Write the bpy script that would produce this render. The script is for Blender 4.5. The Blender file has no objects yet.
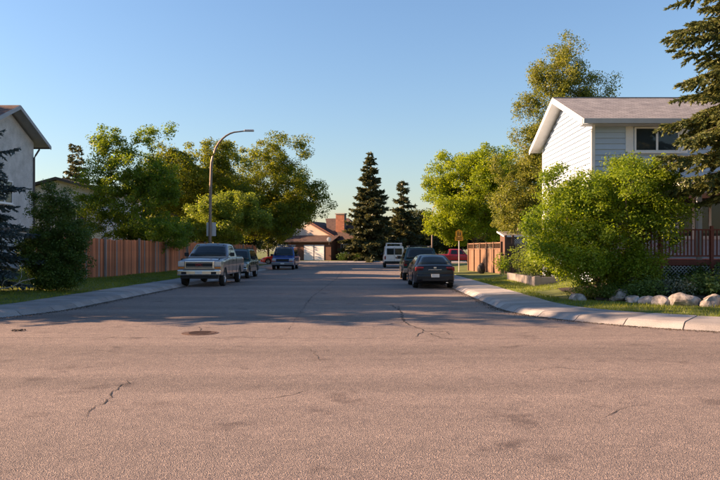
import bpy, bmesh, math, random
import numpy as np
from mathutils import Vector, Matrix, noise as mnoise

random.seed(7)
scene = bpy.context.scene
COL = scene.collection
R = math.radians

# ------------------------------------------------------------------ camera
F, VX, VY, EYE = 700.0, 366.0, 250.0, 1.65      # focal in photo pixels, vanishing point, eye height
cam_d = bpy.data.cameras.new('camera'); cam = bpy.data.objects.new('camera', cam_d); COL.objects.link(cam)
cam.location = (0, 0, EYE); cam.rotation_euler = (R(90), 0, 0)
cam_d.sensor_width = 36; cam_d.lens = 35; cam_d.clip_end = 3000
cam_d.shift_x = (360 - VX) / 720; cam_d.shift_y = (VY - 240) / 720
scene.camera = cam

# ------------------------------------------------------------------ sky, sun, exposure
SUN_EL, SUN_AZ = 21.5, -86.0                     # degrees; azimuth measured from +Y, negative = towards -X
world = bpy.data.worlds.new('World'); scene.world = world; world.use_nodes = True
wn = world.node_tree; wn.nodes.clear()
sky = wn.nodes.new('ShaderNodeTexSky'); sky.sky_type = 'NISHITA'; sky.sun_disc = False
sky.sun_elevation = R(SUN_EL); sky.sun_rotation = R(SUN_AZ)
sky.air_density = 1.5; sky.dust_density = 0.5; sky.ozone_density = 5.0; sky.altitude = 0
bg = wn.nodes.new('ShaderNodeBackground'); bg.inputs[1].default_value = 0.0545
wo = wn.nodes.new('ShaderNodeOutputWorld')
wb_ = wn.nodes.new('ShaderNodeMixRGB'); wb_.blend_type = 'MULTIPLY'; wb_.inputs[0].default_value = 1; wb_.inputs[2].default_value = (1.0, .95, 1.02, 1)   # white balance of the whole sky
wn.links.new(sky.outputs[0], wb_.inputs[1]); wn.links.new(wb_.outputs[0], bg.inputs[0]); wn.links.new(bg.outputs[0], wo.inputs[0])
sl = bpy.data.lights.new('sun', 'SUN'); sl.energy = 5.0; sl.angle = R(0.55); sl.color = (1.0, 0.635, 0.39)
sun = bpy.data.objects.new('sun', sl); COL.objects.link(sun)
sd = Vector((math.sin(R(SUN_AZ)) * math.cos(R(SUN_EL)), math.cos(R(SUN_AZ)) * math.cos(R(SUN_EL)), math.sin(R(SUN_EL))))
sun.rotation_euler = sd.to_track_quat('Z', 'Y').to_euler()
scene.view_settings.view_transform = 'Standard'; scene.view_settings.look = 'None'
scene.view_settings.gamma = 1; scene.view_settings.use_curve_mapping = False
scene.view_settings.exposure = 1.87
scene.cycles.max_bounces = 6; scene.cycles.transparent_max_bounces = 6

# ------------------------------------------------------------------ helpers: objects
def tag(o, label=None, cat=None, group=None, kind=None):
    if label: o['label'] = label
    if cat: o['category'] = cat
    if group: o['group'] = group
    if kind: o['kind'] = kind
    return o
def empty(name, loc=(0, 0, 0), rz=0, label=None, cat=None, group=None, kind=None):
    o = bpy.data.objects.new(name, None); COL.objects.link(o)
    o.location = loc; o.rotation_euler = (0, 0, rz); o.empty_display_size = .1
    return tag(o, label, cat, group, kind)
def link(name, me, parent=None, loc=(0, 0, 0), rot=(0, 0, 0), scale=None):
    o = bpy.data.objects.new(name, me); COL.objects.link(o)
    o.location = loc; o.rotation_euler = rot
    if scale: o.scale = scale
    if parent: o.parent = parent
    return o
def copy_tree(o, parent=None):
    c = o.copy(); COL.objects.link(c); c.parent = parent
    for ch in list(o.children): copy_tree(ch, c)
    return c
def mesh_py(name, v, f, mats, smooth=False, fm=None):
    me = bpy.data.meshes.new(name); me.from_pydata([tuple(p) for p in v], [], f)
    for m in (mats if isinstance(mats, (list, tuple)) else [mats]): me.materials.append(m)
    if fm is not None: me.polygons.foreach_set('material_index', fm)
    if smooth: me.polygons.foreach_set('use_smooth', [True] * len(me.polygons))
    me.update(); return me
def mesh_np(name, V, npoly, mat, rnd=None, tri=False):
    """V: (npoly*k,3) consecutive polygons of k corners"""
    k = 3 if tri else 4
    me = bpy.data.meshes.new(name)
    n = len(V); me.vertices.add(n); me.vertices.foreach_set('co', np.ascontiguousarray(V, dtype=np.float32).ravel())
    me.loops.add(n); me.loops.foreach_set('vertex_index', np.arange(n, dtype=np.int32))
    me.polygons.add(npoly); me.polygons.foreach_set('loop_start', np.arange(0, n, k, dtype=np.int32))
    me.materials.append(mat)
    if rnd is not None:
        a = me.attributes.new('rnd', 'FLOAT', 'FACE'); a.data.foreach_set('value', rnd.astype(np.float32))
    me.update(calc_edges=True); return me
class MB:
    def __init__(s): s.v = []; s.f = []
    def quad(s, a, b, c, d):
        i = len(s.v); s.v += [a, b, c, d]; s.f.append((i, i + 1, i + 2, i + 3)); return s
    def poly(s, pts):
        i = len(s.v); s.v += list(pts); s.f.append(tuple(range(i, i + len(pts)))); return s
    def box(s, x0, x1, y0, y1, z0, z1):
        i = len(s.v)
        s.v += [(x0, y0, z0), (x1, y0, z0), (x1, y1, z0), (x0, y1, z0), (x0, y0, z1), (x1, y0, z1), (x1, y1, z1), (x0, y1, z1)]
        for q in ((3, 2, 1, 0), (4, 5, 6, 7), (0, 1, 5, 4), (1, 2, 6, 5), (2, 3, 7, 6), (3, 0, 4, 7)): s.f.append(tuple(i + k for k in q))
        return s
    def prism(s, pts, d):
        """closed polygon pts (3d) pushed along d"""
        i = len(s.v); n = len(pts); d = Vector(d)
        s.v += [tuple(p) for p in pts] + [tuple(Vector(p) + d) for p in pts]
        s.f.append(tuple(i + k for k in range(n))); s.f.append(tuple(i + n + k for k in reversed(range(n))))
        for k in range(n):
            j = (k + 1) % n; s.f.append((i + j, i + k, i + n + k, i + n + j))
        return s
    def tube(s, pts, rad, n=8, cap=True):
        if not isinstance(rad, (list, tuple)): rad = [rad] * len(pts)
        P = [Vector(p) for p in pts]; i0 = len(s.v)
        up = Vector((0, 0, 1))
        for k, p in enumerate(P):
            d = (P[min(k + 1, len(P) - 1)] - P[max(k - 1, 0)]).normalized()
            a = d.cross(up if abs(d.z) < .95 else Vector((1, 0, 0))).normalized(); b = d.cross(a)
            for q in range(n):
                t = 2 * math.pi * q / n
                s.v.append(tuple(p + (a * math.cos(t) + b * math.sin(t)) * rad[k]))
        for k in range(len(P) - 1):
            for q in range(n):
                a0 = i0 + k * n + q; a1 = i0 + k * n + (q + 1) % n
                s.f.append((a0, a1, a1 + n, a0 + n))
        if cap:
            s.f.append(tuple(i0 + q for q in reversed(range(n)))); s.f.append(tuple(i0 + (len(P) - 1) * n + q for q in range(n)))
        return s
    def mesh(s, name, mat, smooth=False): return mesh_py(name, s.v, s.f, mat, smooth)
    def build(s, name, mat, parent=None, loc=(0, 0, 0), rot=(0, 0, 0), smooth=False, bevel=0, seg=2):
        me = s.mesh(name, mat, smooth)
        if bevel:
            bm = bmesh.new(); bm.from_mesh(me); bmesh.ops.remove_doubles(bm, verts=bm.verts, dist=1e-5)
            bmesh.ops.recalc_face_normals(bm, faces=bm.faces)
            bmesh.ops.bevel(bm, geom=[e for e in bm.edges if e.is_manifold and e.calc_face_angle(0) > .5], offset=bevel, segments=seg, affect='EDGES', profile=.6, clamp_overlap=True)
            bm.to_mesh(me); bm.free()
        return link(name, me, parent, loc, rot)
def sstep(a, b, x):
    t = np.clip((x - a) / (b - a), 0, 1); return t * t * (3 - 2 * t)

# ------------------------------------------------------------------ helpers: materials
def newmat(name):
    m = bpy.data.materials.new(name); m.use_nodes = True; n = m.node_tree; n.nodes.clear()
    o = n.nodes.new('ShaderNodeOutputMaterial'); return m, n, o
def N(n, t, **kw):
    x = n.nodes.new(t)
    for k, v in kw.items(): setattr(x, k, v)
    return x
def ramp(n, fac, stops):
    r = N(n, 'ShaderNodeValToRGB'); e = r.color_ramp.elements
    while len(e) < len(stops): e.new(0.5)
    for i, (p, c) in enumerate(stops): e[i].position = p; e[i].color = (*c, 1)
    n.links.new(fac, r.inputs[0]); return r.outputs[0]
def noise_tex(n, scale, detail=4, rough=.6, coord='Object', stretch=None):
    tc = N(n, 'ShaderNodeTexCoord'); src = tc.outputs[coord]
    if stretch:
        mp = N(n, 'ShaderNodeMapping'); mp.inputs['Scale'].default_value = stretch; n.links.new(src, mp.inputs[0]); src = mp.outputs[0]
    t = N(n, 'ShaderNodeTexNoise'); t.inputs['Scale'].default_value = scale; t.inputs['Detail'].default_value = detail; t.inputs['Roughness'].default_value = rough
    n.links.new(src, t.inputs['Vector']); return t.outputs['Fac']
def mul(n, a, b, fac=1.0, mode='MULTIPLY'):
    x = N(n, 'ShaderNodeMixRGB', blend_type=mode); x.inputs[0].default_value = fac
    for i, v in ((1, a), (2, b)):
        if isinstance(v, tuple): x.inputs[i].default_value = (*v, 1)
        else: n.links.new(v, x.inputs[i])
    return x.outputs[0]
def mat(name, col, rough=.6, var=.18, scale=6, stretch=None, bump=0, bscale=40, metal=0, spec=.4, rnd=0, col2=None, coat=0, fine=0):
    """principled surface with mottled colour, per-object variation and fine relief"""
    m, n, o = newmat(name)
    p = N(n, 'ShaderNodeBsdfPrincipled'); p.inputs['Roughness'].default_value = rough; p.inputs['Metallic'].default_value = metal
    p.inputs['Specular IOR Level'].default_value = spec
    if coat: p.inputs['Coat Weight'].default_value = coat; p.inputs['Coat Roughness'].default_value = .05
    f = noise_tex(n, scale, 5, .62, 'Object', stretch)
    lo = tuple(c * (1 - var) for c in col); hi = tuple(min(1, c * (1 + var)) for c in (col2 or col))
    c = ramp(n, f, [(.3, lo), (.7, hi)])
    if fine:
        g = noise_tex(n, bscale, 2, .6, 'Object', stretch); c = mul(n, c, ramp(n, g, [(.3, (1 - fine,) * 3), (.7, (1 + fine * .6,) * 3)]))
    if rnd:
        oi = N(n, 'ShaderNodeObjectInfo'); c = mul(n, c, ramp(n, oi.outputs['Random'], [(0, (1 - rnd,) * 3), (1, (1 + rnd * .5,) * 3)]))
    n.links.new(c, p.inputs['Base Color'])
    if bump:
        b = N(n, 'ShaderNodeBump'); b.inputs['Strength'].default_value = bump; b.inputs['Distance'].default_value = .02
        n.links.new(noise_tex(n, bscale, 4, .6, 'Object', stretch), b.inputs['Height']); n.links.new(b.outputs[0], p.inputs['Normal'])
    n.links.new(p.outputs[0], o.inputs[0]); return m
def leafmat(name, c_lo, c_hi, trans, tf=.4, rough=.5, scale=1.2):
    m, n, o = newmat(name)
    at = N(n, 'ShaderNodeAttribute', attribute_name='rnd')
    c = ramp(n, at.outputs['Fac'], [(0, c_lo), (1, c_hi)])
    f = noise_tex(n, scale, 3, .6)
    c = mul(n, c, ramp(n, f, [(.3, (.72, .78, .75)), (.7, (1.25, 1.15, 1.0))]))
    p = N(n, 'ShaderNodeBsdfPrincipled'); p.inputs['Roughness'].default_value = rough; p.inputs['Specular IOR Level'].default_value = .3
    n.links.new(c, p.inputs['Base Color'])
    t = N(n, 'ShaderNodeBsdfTranslucent'); n.links.new(mul(n, c, tuple(trans)), t.inputs[0])
    x = N(n, 'ShaderNodeMixShader'); x.inputs[0].default_value = tf
    n.links.new(p.outputs[0], x.inputs[1]); n.links.new(t.outputs[0], x.inputs[2]); n.links.new(x.outputs[0], o.inputs[0]); return m
def asphalt():
    m, n, o = newmat('asphalt')
    p = N(n, 'ShaderNodeBsdfPrincipled'); p.inputs['Roughness'].default_value = .85; p.inputs['Specular IOR Level'].default_value = .25
    big = noise_tex(n, .26, 5, .6, 'Object', (.16, 1.9, 1))          # long bands along the cross street (wheel tracks)
    c = ramp(n, big, [(.30, (.142, .124, .113)), (.5, (.204, .175, .158)), (.70, (.256, .218, .194))])
    mid = noise_tex(n, 3.5, 5, .65); c = mul(n, c, ramp(n, mid, [(.25, (.84, .84, .85)), (.75, (1.13, 1.12, 1.1))]))
    tc = N(n, 'ShaderNodeTexCoord')
    vo = N(n, 'ShaderNodeTexVoronoi'); vo.inputs['Scale'].default_value = 92; n.links.new(tc.outputs['Object'], vo.inputs['Vector'])
    sp = N(n, 'ShaderNodeSeparateColor'); n.links.new(vo.outputs['Color'], sp.inputs[0])
    c = mul(n, c, ramp(n, sp.outputs[0], [(0, (.55, .55, .57)), (.45, (.95, .93, .92)), (.86, (1.18, 1.13, 1.08)), (1, (2.0, 1.85, 1.7))]))
    fine = noise_tex(n, 170, 2, .6); c = mul(n, c, ramp(n, fine, [(.3, (.8, .8, .8)), (.7, (1.18, 1.17, 1.15))]))
    sp2 = noise_tex(n, 1.1, 3, .7); c = mul(n, c, ramp(n, sp2, [(.30, (.66, .65, .66)), (.42, (1, 1, 1))]))
    n.links.new(c, p.inputs['Base Color'])
    b = N(n, 'ShaderNodeBump'); b.inputs['Strength'].default_value = .55; b.inputs['Distance'].default_value = .012
    n.links.new(vo.outputs['Distance'], b.inputs['Height']); n.links.new(b.outputs[0], p.inputs['Normal'])
    n.links.new(p.outputs[0], o.inputs[0]); return m
def shingles(name, a, b):
    m, n, o = newmat(name)
    p = N(n, 'ShaderNodeBsdfPrincipled'); p.inputs['Roughness'].default_value = .9; p.inputs['Specular IOR Level'].default_value = .2
    tc = N(n, 'ShaderNodeTexCoord'); br = N(n, 'ShaderNodeTexBrick')
    br.inputs['Scale'].default_value = 1; br.inputs['Brick Width'].default_value = .3; br.inputs['Row Height'].default_value = .15; br.inputs['Mortar Size'].default_value = .008
    br.inputs['Color1'].default_value = (*a, 1); br.inputs['Color2'].default_value = (*b, 1); br.inputs['Mortar'].default_value = tuple(x * .45 for x in a) + (1,)
    n.links.new(tc.outputs['UV'], br.inputs['Vector'])
    f = noise_tex(n, 2.2, 5, .6); c = mul(n, br.outputs['Color'], ramp(n, f, [(.3, (.75, .75, .77)), (.7, (1.2, 1.18, 1.15))]))
    n.links.new(c, p.inputs['Base Color'])
    bu = N(n, 'ShaderNodeBump'); bu.inputs['Strength'].default_value = .6; bu.inputs['Distance'].default_value = .02
    n.links.new(br.outputs['Fac'], bu.inputs['Height']); bu.invert = True; n.links.new(bu.outputs[0], p.inputs['Normal'])
    n.links.new(p.outputs[0], o.inputs[0]); return m
def glassmat(name, col=(.02, .028, .032), rough=.04):
    m, n, o = newmat(name); p = N(n, 'ShaderNodeBsdfPrincipled')
    f = noise_tex(n, 1.5, 2); n.links.new(ramp(n, f, [(.3, col), (.7, tuple(c * 1.4 for c in col))]), p.inputs['Base Color'])
    p.inputs['Roughness'].default_value = rough; p.inputs['Specular IOR Level'].default_value = .5; p.inputs['IOR'].default_value = 1.45
    n.links.new(p.outputs[0], o.inputs[0]); return m
def paint(name, col, metal=.3, rough=.28):
    return mat(name, col, rough, .08, 2.5, metal=metal, coat=.6, spec=.5, fine=.05, bscale=90)

M = {}
M['asphalt'] = asphalt()
M['concrete'] = mat('concrete', (.30, .285, .27), .85, .26, .9, bump=.3, bscale=60, rnd=.2, fine=.22)
M['crack'] = mat('crack_fill', (.022, .02, .02), .9, .3, 8)
M['lawn'] = mat('lawn', (.075, .115, .02), .9, .4, 1.1, bump=.6, bscale=45, col2=(.125, .145, .03), fine=.35)
M['soil'] = mat('soil', (.030, .022, .017), .95, .35, 6, bump=.8, bscale=30, fine=.4)
M['bark'] = mat('bark', (.075, .058, .045), .9, .35, 5, (1, 1, .25), .8, 22)
M['bark_pale'] = mat('pale_bark', (.30, .28, .25), .85, .4, 5, (1, 1, 3), .4, 18)
M['bark_spruce'] = mat('spruce_bark', (.085, .062, .050), .95, .3, 7, bump=.7, bscale=25)
M['maple'] = leafmat('maple_leaf', (0.12, 0.19, 0.018), (0.28, 0.33, 0.028), (1.75, 1.75, 0.6), 0.5)
M['elm'] = leafmat('elm_leaf', (0.062, 0.108, 0.018), (0.2, 0.225, 0.024), (1.85, 1.7, 0.6), 0.5)
M['ash'] = leafmat('ash_leaf', (.135, .195, .032), (.25, .295, .048), (1.5, 1.5, .75), .5)
M['poplar'] = leafmat('poplar_leaf', (0.08, 0.145, 0.022), (0.19, 0.25, 0.03), (1.8, 1.75, 0.6), 0.5)
M['birch'] = leafmat('birch_leaf', (0.115, 0.155, 0.032), (0.25, 0.265, 0.06), (1.5, 1.45, 0.7), 0.48)
M['lilac'] = leafmat('lilac_leaf', (0.1, 0.175, 0.016), (0.23, 0.295, 0.028), (1.7, 1.7, 0.6), 0.48)
M['dark_shrub'] = leafmat('dark_shrub_leaf', (.04, .082, .018), (.095, .15, .028), (1.5, 1.6, .8), .32)
M['perennial'] = leafmat('perennial_leaf', (.09, .15, .04), (.17, .24, .08), (1.4, 1.5, .8), .35)
M['silver_perennial'] = leafmat('silver_leaf', (.16, .19, .15), (.26, .29, .24), (1.2, 1.3, .9), .3)
M['yellow_flower'] = leafmat('yellow_flower', (.30, .30, .03), (.45, .40, .05), (1.2, 1.2, .6), .4)
M['spruce_blue'] = leafmat('blue_spruce_needle', (.040, .066, .074), (.095, .135, .150), (1.1, 1.1, 1), .15)
M['spruce_green'] = leafmat('spruce_needle', (0.062, 0.092, 0.03), (0.165, 0.185, 0.065), (1.3, 1.2, 0.8), 0.25)
M['spruce_dark'] = leafmat('dark_spruce_needle', (0.045, 0.062, 0.03), (0.12, 0.125, 0.055), (1.3, 1.2, 0.8), 0.22)
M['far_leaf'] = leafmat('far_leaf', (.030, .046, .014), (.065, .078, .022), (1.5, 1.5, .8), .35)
M['grass'] = leafmat('grass_blade', (0.075, 0.135, 0.016), (0.23, 0.25, 0.036), (1.5, 1.5, 0.7), 0.4)
M['fence_red'] = mat('red_cedar_board', (.52, .15, .06), .8, .35, 3, (1, 1, .15), .3, 30, rnd=.5, col2=(.60, .21, .09), fine=.2)
M['fence_grey'] = mat('weathered_board', (.30, .25, .22), .85, .25, 3, (1, 1, .15), .3, 30, rnd=.2, fine=.2)
M['fence_brown'] = mat('brown_fence_board', (.19, .112, .068), .8, .2, 2, (1, 1, .2), .25, 30, rnd=.12, fine=.15)
M['fence_dark'] = mat('dark_brown_board', (.105, .058, .040), .8, .25, 2, (1, 1, .2), .25, 30, rnd=.2, fine=.15)
M['deck_red'] = mat('red_deck_stain', (.165, .042, .026), .6, .22, 4, (1, 1, .3), .2, 30, rnd=.15, fine=.12)
M['siding'] = mat('pale_siding', (.41, .50, .61), .6, .05, 1.5, bump=.05, bscale=60, rnd=.05, fine=.04)
M['white'] = mat('white_paint', (.76, .75, .73), .55, .06, 3, fine=.05)
M['soffit'] = mat('grey_fascia', (.42, .44, .46), .6, .06, 3, fine=.05)
M['stucco'] = mat('stucco', (.52, .52, .51), .95, .2, 2.0, bump=.9, bscale=35, fine=.45)
M['fascia_brown'] = mat('brown_fascia', (.10, .085, .078), .7, .15, 3)
M['grey_soffit'] = mat('soffit_paint', (.30, .32, .34), .7, .08, 3)
M['cream'] = mat('cream_wall', (.62, .52, .42), .85, .08, 2, bump=.2, bscale=30)
M['brick_dark'] = mat('brown_brick', (.13, .065, .045), .9, .2, 4, bump=.3, bscale=14, rnd=.2)
M['brick_red'] = mat('red_brick', (.36, .15, .085), .9, .2, 4, bump=.3, bscale=20, rnd=.25)
M['mortar'] = mat('mortar', (.30, .27, .24), .95, .15, 8)
M['roof_grey'] = shingles('grey_shingle', (.20, .205, .215), (.28, .285, .295))
M['roof_brown'] = shingles('brown_shingle', (.115, .082, .070), (.15, .105, .088))
M['roof_dark'] = shingles('dark_brown_shingle', (.085, .058, .050), (.11, .075, .062))
M['stone'] = mat('boulder_stone', (.23, .215, .20), .9, .4, 2.2, bump=.8, bscale=9, rnd=.2, fine=.3, col2=(.30, .28, .26))
M['timber_grey'] = mat('grey_timber', (.20, .18, .165), .85, .25, 3, (.3, 1, 1), .3, 25, rnd=.15)
M['glass'] = glassmat('window_glass')
M['carglass'] = glassmat('car_glass', (.012, .018, .02))
M['tyre'] = mat('tyre_rubber', (.018, .018, .018), .85, .2, 10)
M['rim'] = mat('alloy_rim', (.42, .42, .43), .35, .1, 10, metal=.8)
M['chrome'] = mat('chrome', (.62, .62, .62), .18, .05, 5, metal=.95)
M['black'] = mat('black_plastic', (.015, .015, .016), .6, .2, 10)
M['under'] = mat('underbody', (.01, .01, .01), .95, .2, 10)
M['silver_p'] = paint('silver_paint', (.20, .215, .24), .5, .3)
M['green_p'] = paint('dark_green_paint', (.012, .045, .035), .3)
M['blue_p'] = paint('blue_paint', (.012, .055, .24), .3)
M['red_p'] = paint('red_paint', (.38, .012, .015), .1)
M['white_p'] = paint('white_car_paint', (.70, .70, .70), 0, .35)
M['black_p'] = mat('black_paint', (.007, .009, .014), .3, .08, 2.5, metal=0, coat=.25, spec=.3, fine=.05, bscale=90)
M['tan_p'] = paint('tan_paint_and_reflection', (.30, .22, .17), .4, .35)  # van stripe and bumper paint, also the light painted on the utility sides
M['headlight'] = mat('headlamp_lens', (.55, .56, .56), .12, .15, 20, metal=.2)
M['amber'] = mat('amber_lens', (.55, .16, .02), .2, .1, 10)
M['taillight'] = mat('tail_lens', (.16, .012, .014), .15, .15, 12)
M['plate'] = mat('licence_plate', (.62, .62, .60), .5, .06, 10)
M['text_dark'] = mat('dark_print', (.02, .02, .03), .6, .1, 10)
M['red_text'] = mat('red_emblem', (.40, .02, .02), .4, .1, 10)
M['pole'] = mat('galvanised_pole', (.20, .16, .13), .55, .15, 4, (1, 1, .2), metal=.4)
M['sign_back'] = mat('aluminium_sign', (.50, .50, .50), .5, .08, 4, metal=.2)
M['sign_yellow'] = mat('yellow_sign', (.95, .38, .012), .5, .06, 6)
M['iron'] = mat('rusty_iron', (.085, .048, .034), .8, .35, 9, bump=.6, bscale=40)
M['white_mark'] = mat('worn_white_marking', (.60, .62, .65), .8, .2, 5, fine=.2)
M['ridge'] = mat('ridge_shingle', (.21, .215, .22), .9, .2, 5, fine=.2)
M['bag'] = mat('black_bag', (.014, .014, .015), .6, .2, 8, bump=.9, bscale=9)
M['litter'] = leafmat('leaf_litter', (.03, .022, .014), (.07, .05, .03), (1, 1, 1), .1)

# ------------------------------------------------------------------ ground, roads, pavements
KX_R, KX_L = 3.75, -8.25                        # kerb lines of the street
CORN = 6.75; FARC = 5.0
g = MB(); g.quad((-900, -900, -.12), (900, -900, -.12), (900, 900, -.12), (-900, 900, -.12))
tag(g.build('ground', M['lawn']), 'flat grassy ground far around the streets', 'ground', kind='structure')
rd = MB(); rd.quad((-90, -14, 0), (90, -14, 0), (90, 97, 0), (-90, 97, 0))
road = tag(rd.build('road', M['asphalt']), 'worn grey asphalt of the street and the cross street', 'road', kind='structure')

def arc(cx, cy, r, a0, a1, n):
    return [(cx + r * math.cos(R(a0 + (a1 - a0) * k / n)), cy + r * math.sin(R(a0 + (a1 - a0) * k / n))) for k in range(n + 1)]
def resample(P, step):
    P = [Vector(p) for p in P]; out = [P[0]]; L = [0]
    for a, b in zip(P, P[1:]): L.append(L[-1] + (b - a).length)
    n = int(L[-1] / step); res = []; j = 0
    for k in range(n + 1):
        s = k * step
        while j < len(L) - 2 and L[j + 1] < s: j += 1
        res.append(P[j].lerp(P[j + 1], (s - L[j]) / max(1e-6, L[j + 1] - L[j])))
    return res
WALK = 1.55
PROF = [(0, -.12), (0, .004), (.06, .035), (.15, .105), (.24, .138), (.36, .146), (WALK, .172), (WALK, -.12)]
def pavement(name, path, inward, label):
    root = empty(name, (0, 0, 0), 0, label, 'sidewalk', kind='structure')
    sub = 3; st = 1.25
    pts = resample(path, st / sub)
    rng = random.Random(5)
    for k in range(0, len(pts) - sub, sub):
        v = []; f = []; n = len(PROF)
        c = (pts[k] + pts[k + sub]) / 2
        dz = rng.uniform(-.006, .006)
        for q in range(sub + 1):
            p = pts[k + q]; t = (pts[min(k + q + 1, len(pts) - 1)] - pts[max(k + q - 1, 0)]).normalized()
            nr = Vector((-t.y, t.x)) * inward
            if q == 0: p = p + t * .013
            if q == sub: p = p - t * .013
            for (u, z) in PROF:
                w = p + nr * u
                v.append((w.x - c.x, w.y - c.y, z + (dz if u > .2 else 0)))
        for q in range(sub):
            for j in range(n - 1):
                a = q * n + j; f.append((a, a + 1, a + 1 + n, a + n) if inward > 0 else (a + n, a + 1 + n, a + 1, a))
        f.append(tuple(range(n))); f.append(tuple(sub * n + j for j in reversed(range(n))))
        link('slab', mesh_py('slab', v, f, M['concrete']), root, (c.x, c.y, 0))
    # packed earth seen in the joints
    return root
path_r = [(30, 77)] + arc(KX_R + FARC, 77 - FARC, FARC, 90, 180, 10) + arc(KX_R + CORN, 13.25 + CORN, CORN, 180, 270, 24) + [(40, 13.25)]
path_l = [(-36, 77)] + arc(KX_L - FARC, 77 - FARC, FARC, 90, 0, 10) + arc(KX_L - CORN, 13.25 + CORN, CORN, 0, -90, 24) + [(-30, 13.25)]
pavement('sidewalk', path_r, 1, 'pale concrete sidewalk with rolled kerb curving past the boulder garden')
pavement('sidewalk', path_l, -1, 'pale concrete sidewalk with rolled kerb beside the red board fence')
pavement('sidewalk', [(-45, 93), (45, 93)], 1, 'far concrete sidewalk across the end of the street')

def sdf_lot(x, y, side):
    """distance into a lot from the inner sidewalk edge (arrays)"""
    if side > 0: u = x - (KX_R + WALK)
    else: u = (KX_L - WALK) - x
    a = y - (13.25 + WALK); b = (77 - WALK) - y
    r = CORN - WALK
    d1 = np.minimum(np.minimum(u, a), b)
    corner = (u < r) & (a < r)
    d1 = np.where(corner, r - np.hypot(r - u, r - a), d1)
    r2 = FARC - WALK
    corner = (u < r2) & (b < r2)
    return np.where(corner, r2 - np.hypot(r2 - u, r2 - b), d1)
def zlot(x, y, side):
    x = np.asarray(x, float); y = np.asarray(y, float)
    s = sdf_lot(x, y, side); sp = np.maximum(s, 0)
    if side > 0:
        za = .16 + .035 * np.minimum(sp, 4.3) + .62 * sstep(4.2, 7.0, sp)
        zb = .16 + .75 * sstep(.2, 5.5, sp) * .9
        z = za + (zb - za) * sstep(19.5, 25, y)
        z = z + (.20 - z) * sstep(34, 42, y) * .75
    else:
        z = .16 + .035 * np.minimum(sp, 4) + .5 * sstep(4, 9, sp) * (1 - .6 * sstep(36, 46, y))
    z = z + .02 * np.sin(x * 1.7 + y * .9) * np.minimum(sp, 1)
    return np.where(s < 0, np.maximum(-.09, .15 + 1.2 * s), z)
def zr(x, y): return float(zlot(x, y, 1))
def zl(x, y): return float(zlot(x, y, -1))
def grid_mesh(name, xs, ys, zf, m):
    X, Y = np.meshgrid(xs, ys); Z = zf(X, Y); nx, ny = len(xs), len(ys)
    v = np.stack([X, Y, Z], -1).reshape(-1, 3)
    f = [(j * nx + i, j * nx + i + 1, (j + 1) * nx + i + 1, (j + 1) * nx + i) for j in range(ny - 1) for i in range(nx - 1)]
    return mesh_py(name, v.tolist(), f, m, True)
xs = np.concatenate([np.arange(4.2, 14, .3), np.arange(14, 60.1, 3)]); ys = np.concatenate([np.arange(14, 36, .3), np.arange(36, 77, 1.0), [76.6]])
tag(link('lawn', grid_mesh('lawn', xs, ys, lambda x, y: zlot(x, y, 1), M['lawn'])), 'green lawn banked up around the pale blue house', 'lawn', kind='structure')
xs = np.concatenate([np.arange(-60, -18, 3), np.arange(-18, -8.5, .3)])
tag(link('lawn', grid_mesh('lawn', xs, ys, lambda x, y: zlot(x, y, -1), M['lawn'])), 'shaded lawn in front of the red board fence', 'lawn', kind='structure')
tag(link('lawn', grid_mesh('lawn', np.linspace(-60, 60, 60), np.concatenate([np.arange(94.3, 100, .5), np.arange(100, 180, 8)]), lambda x, y: .15 + .02 * np.sin(x) + 0 * y + .04 * np.clip(y - 95, 0, 12) * .5, M['lawn'])), 'front lawns across the end of the street', 'lawn', kind='structure')

def grass(name, side, boxr, n, label, seed, excl=None, h=(.04, .10)):
    rg = np.random.default_rng(seed); x = rg.uniform(boxr[0], boxr[1], n); y = rg.uniform(boxr[2], boxr[3], n)
    s = sdf_lot(x, y, side); k = s > .02
    if excl is not None: k &= ~excl(x, y)
    x, y = x[k], y[k]; n = len(x); z = zlot(x, y, side) - .01
    cl = np.array([mnoise.noise((a * .9, b * .9, 3.1)) for a, b in zip(x, y)])
    hh = rg.uniform(h[0], h[1], n) * (1 + .5 * cl); a = rg.uniform(0, 2 * math.pi, n); w = rg.uniform(.006, .012, n)
    P = np.stack([x, y, z], 1); D = np.stack([np.cos(a) * w, np.sin(a) * w, 0 * a], 1)
    T = P + np.stack([rg.normal(0, .03, n), rg.normal(0, .03, n), hh], 1)
    V = np.stack([P - D, P + D, T], 1).reshape(-1, 3)
    o = link(name, mesh_np(name, V, n, M['grass'], np.clip(rg.uniform(0, 1, n) * .7 + cl * .4 + .15, 0, 1), True))
    return tag(o, label, 'grass', kind='stuff')
BEDC = (9.0, 21.5)
def in_bed(x, y):                                 # the raised bed behind the boulders
    yb = 18.9 + .18 * np.sin(x * 1.3) + .55 * sstep(8.2, 6.6, x) + (.9 * np.maximum(0, 6.9 - x))
    return (y > yb) & (y < 24.5) & (x > 5.9) & (x < 22)
grass('grass', 1, (5, 20, 14.6, 36), 95000, 'grass blades on the banked lawn beside the curved sidewalk', 1, in_bed)
grass('grass', -1, (-16, -9.6, 17, 50), 60000, 'shaded grass blades between sidewalk and red board fence', 2)

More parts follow.
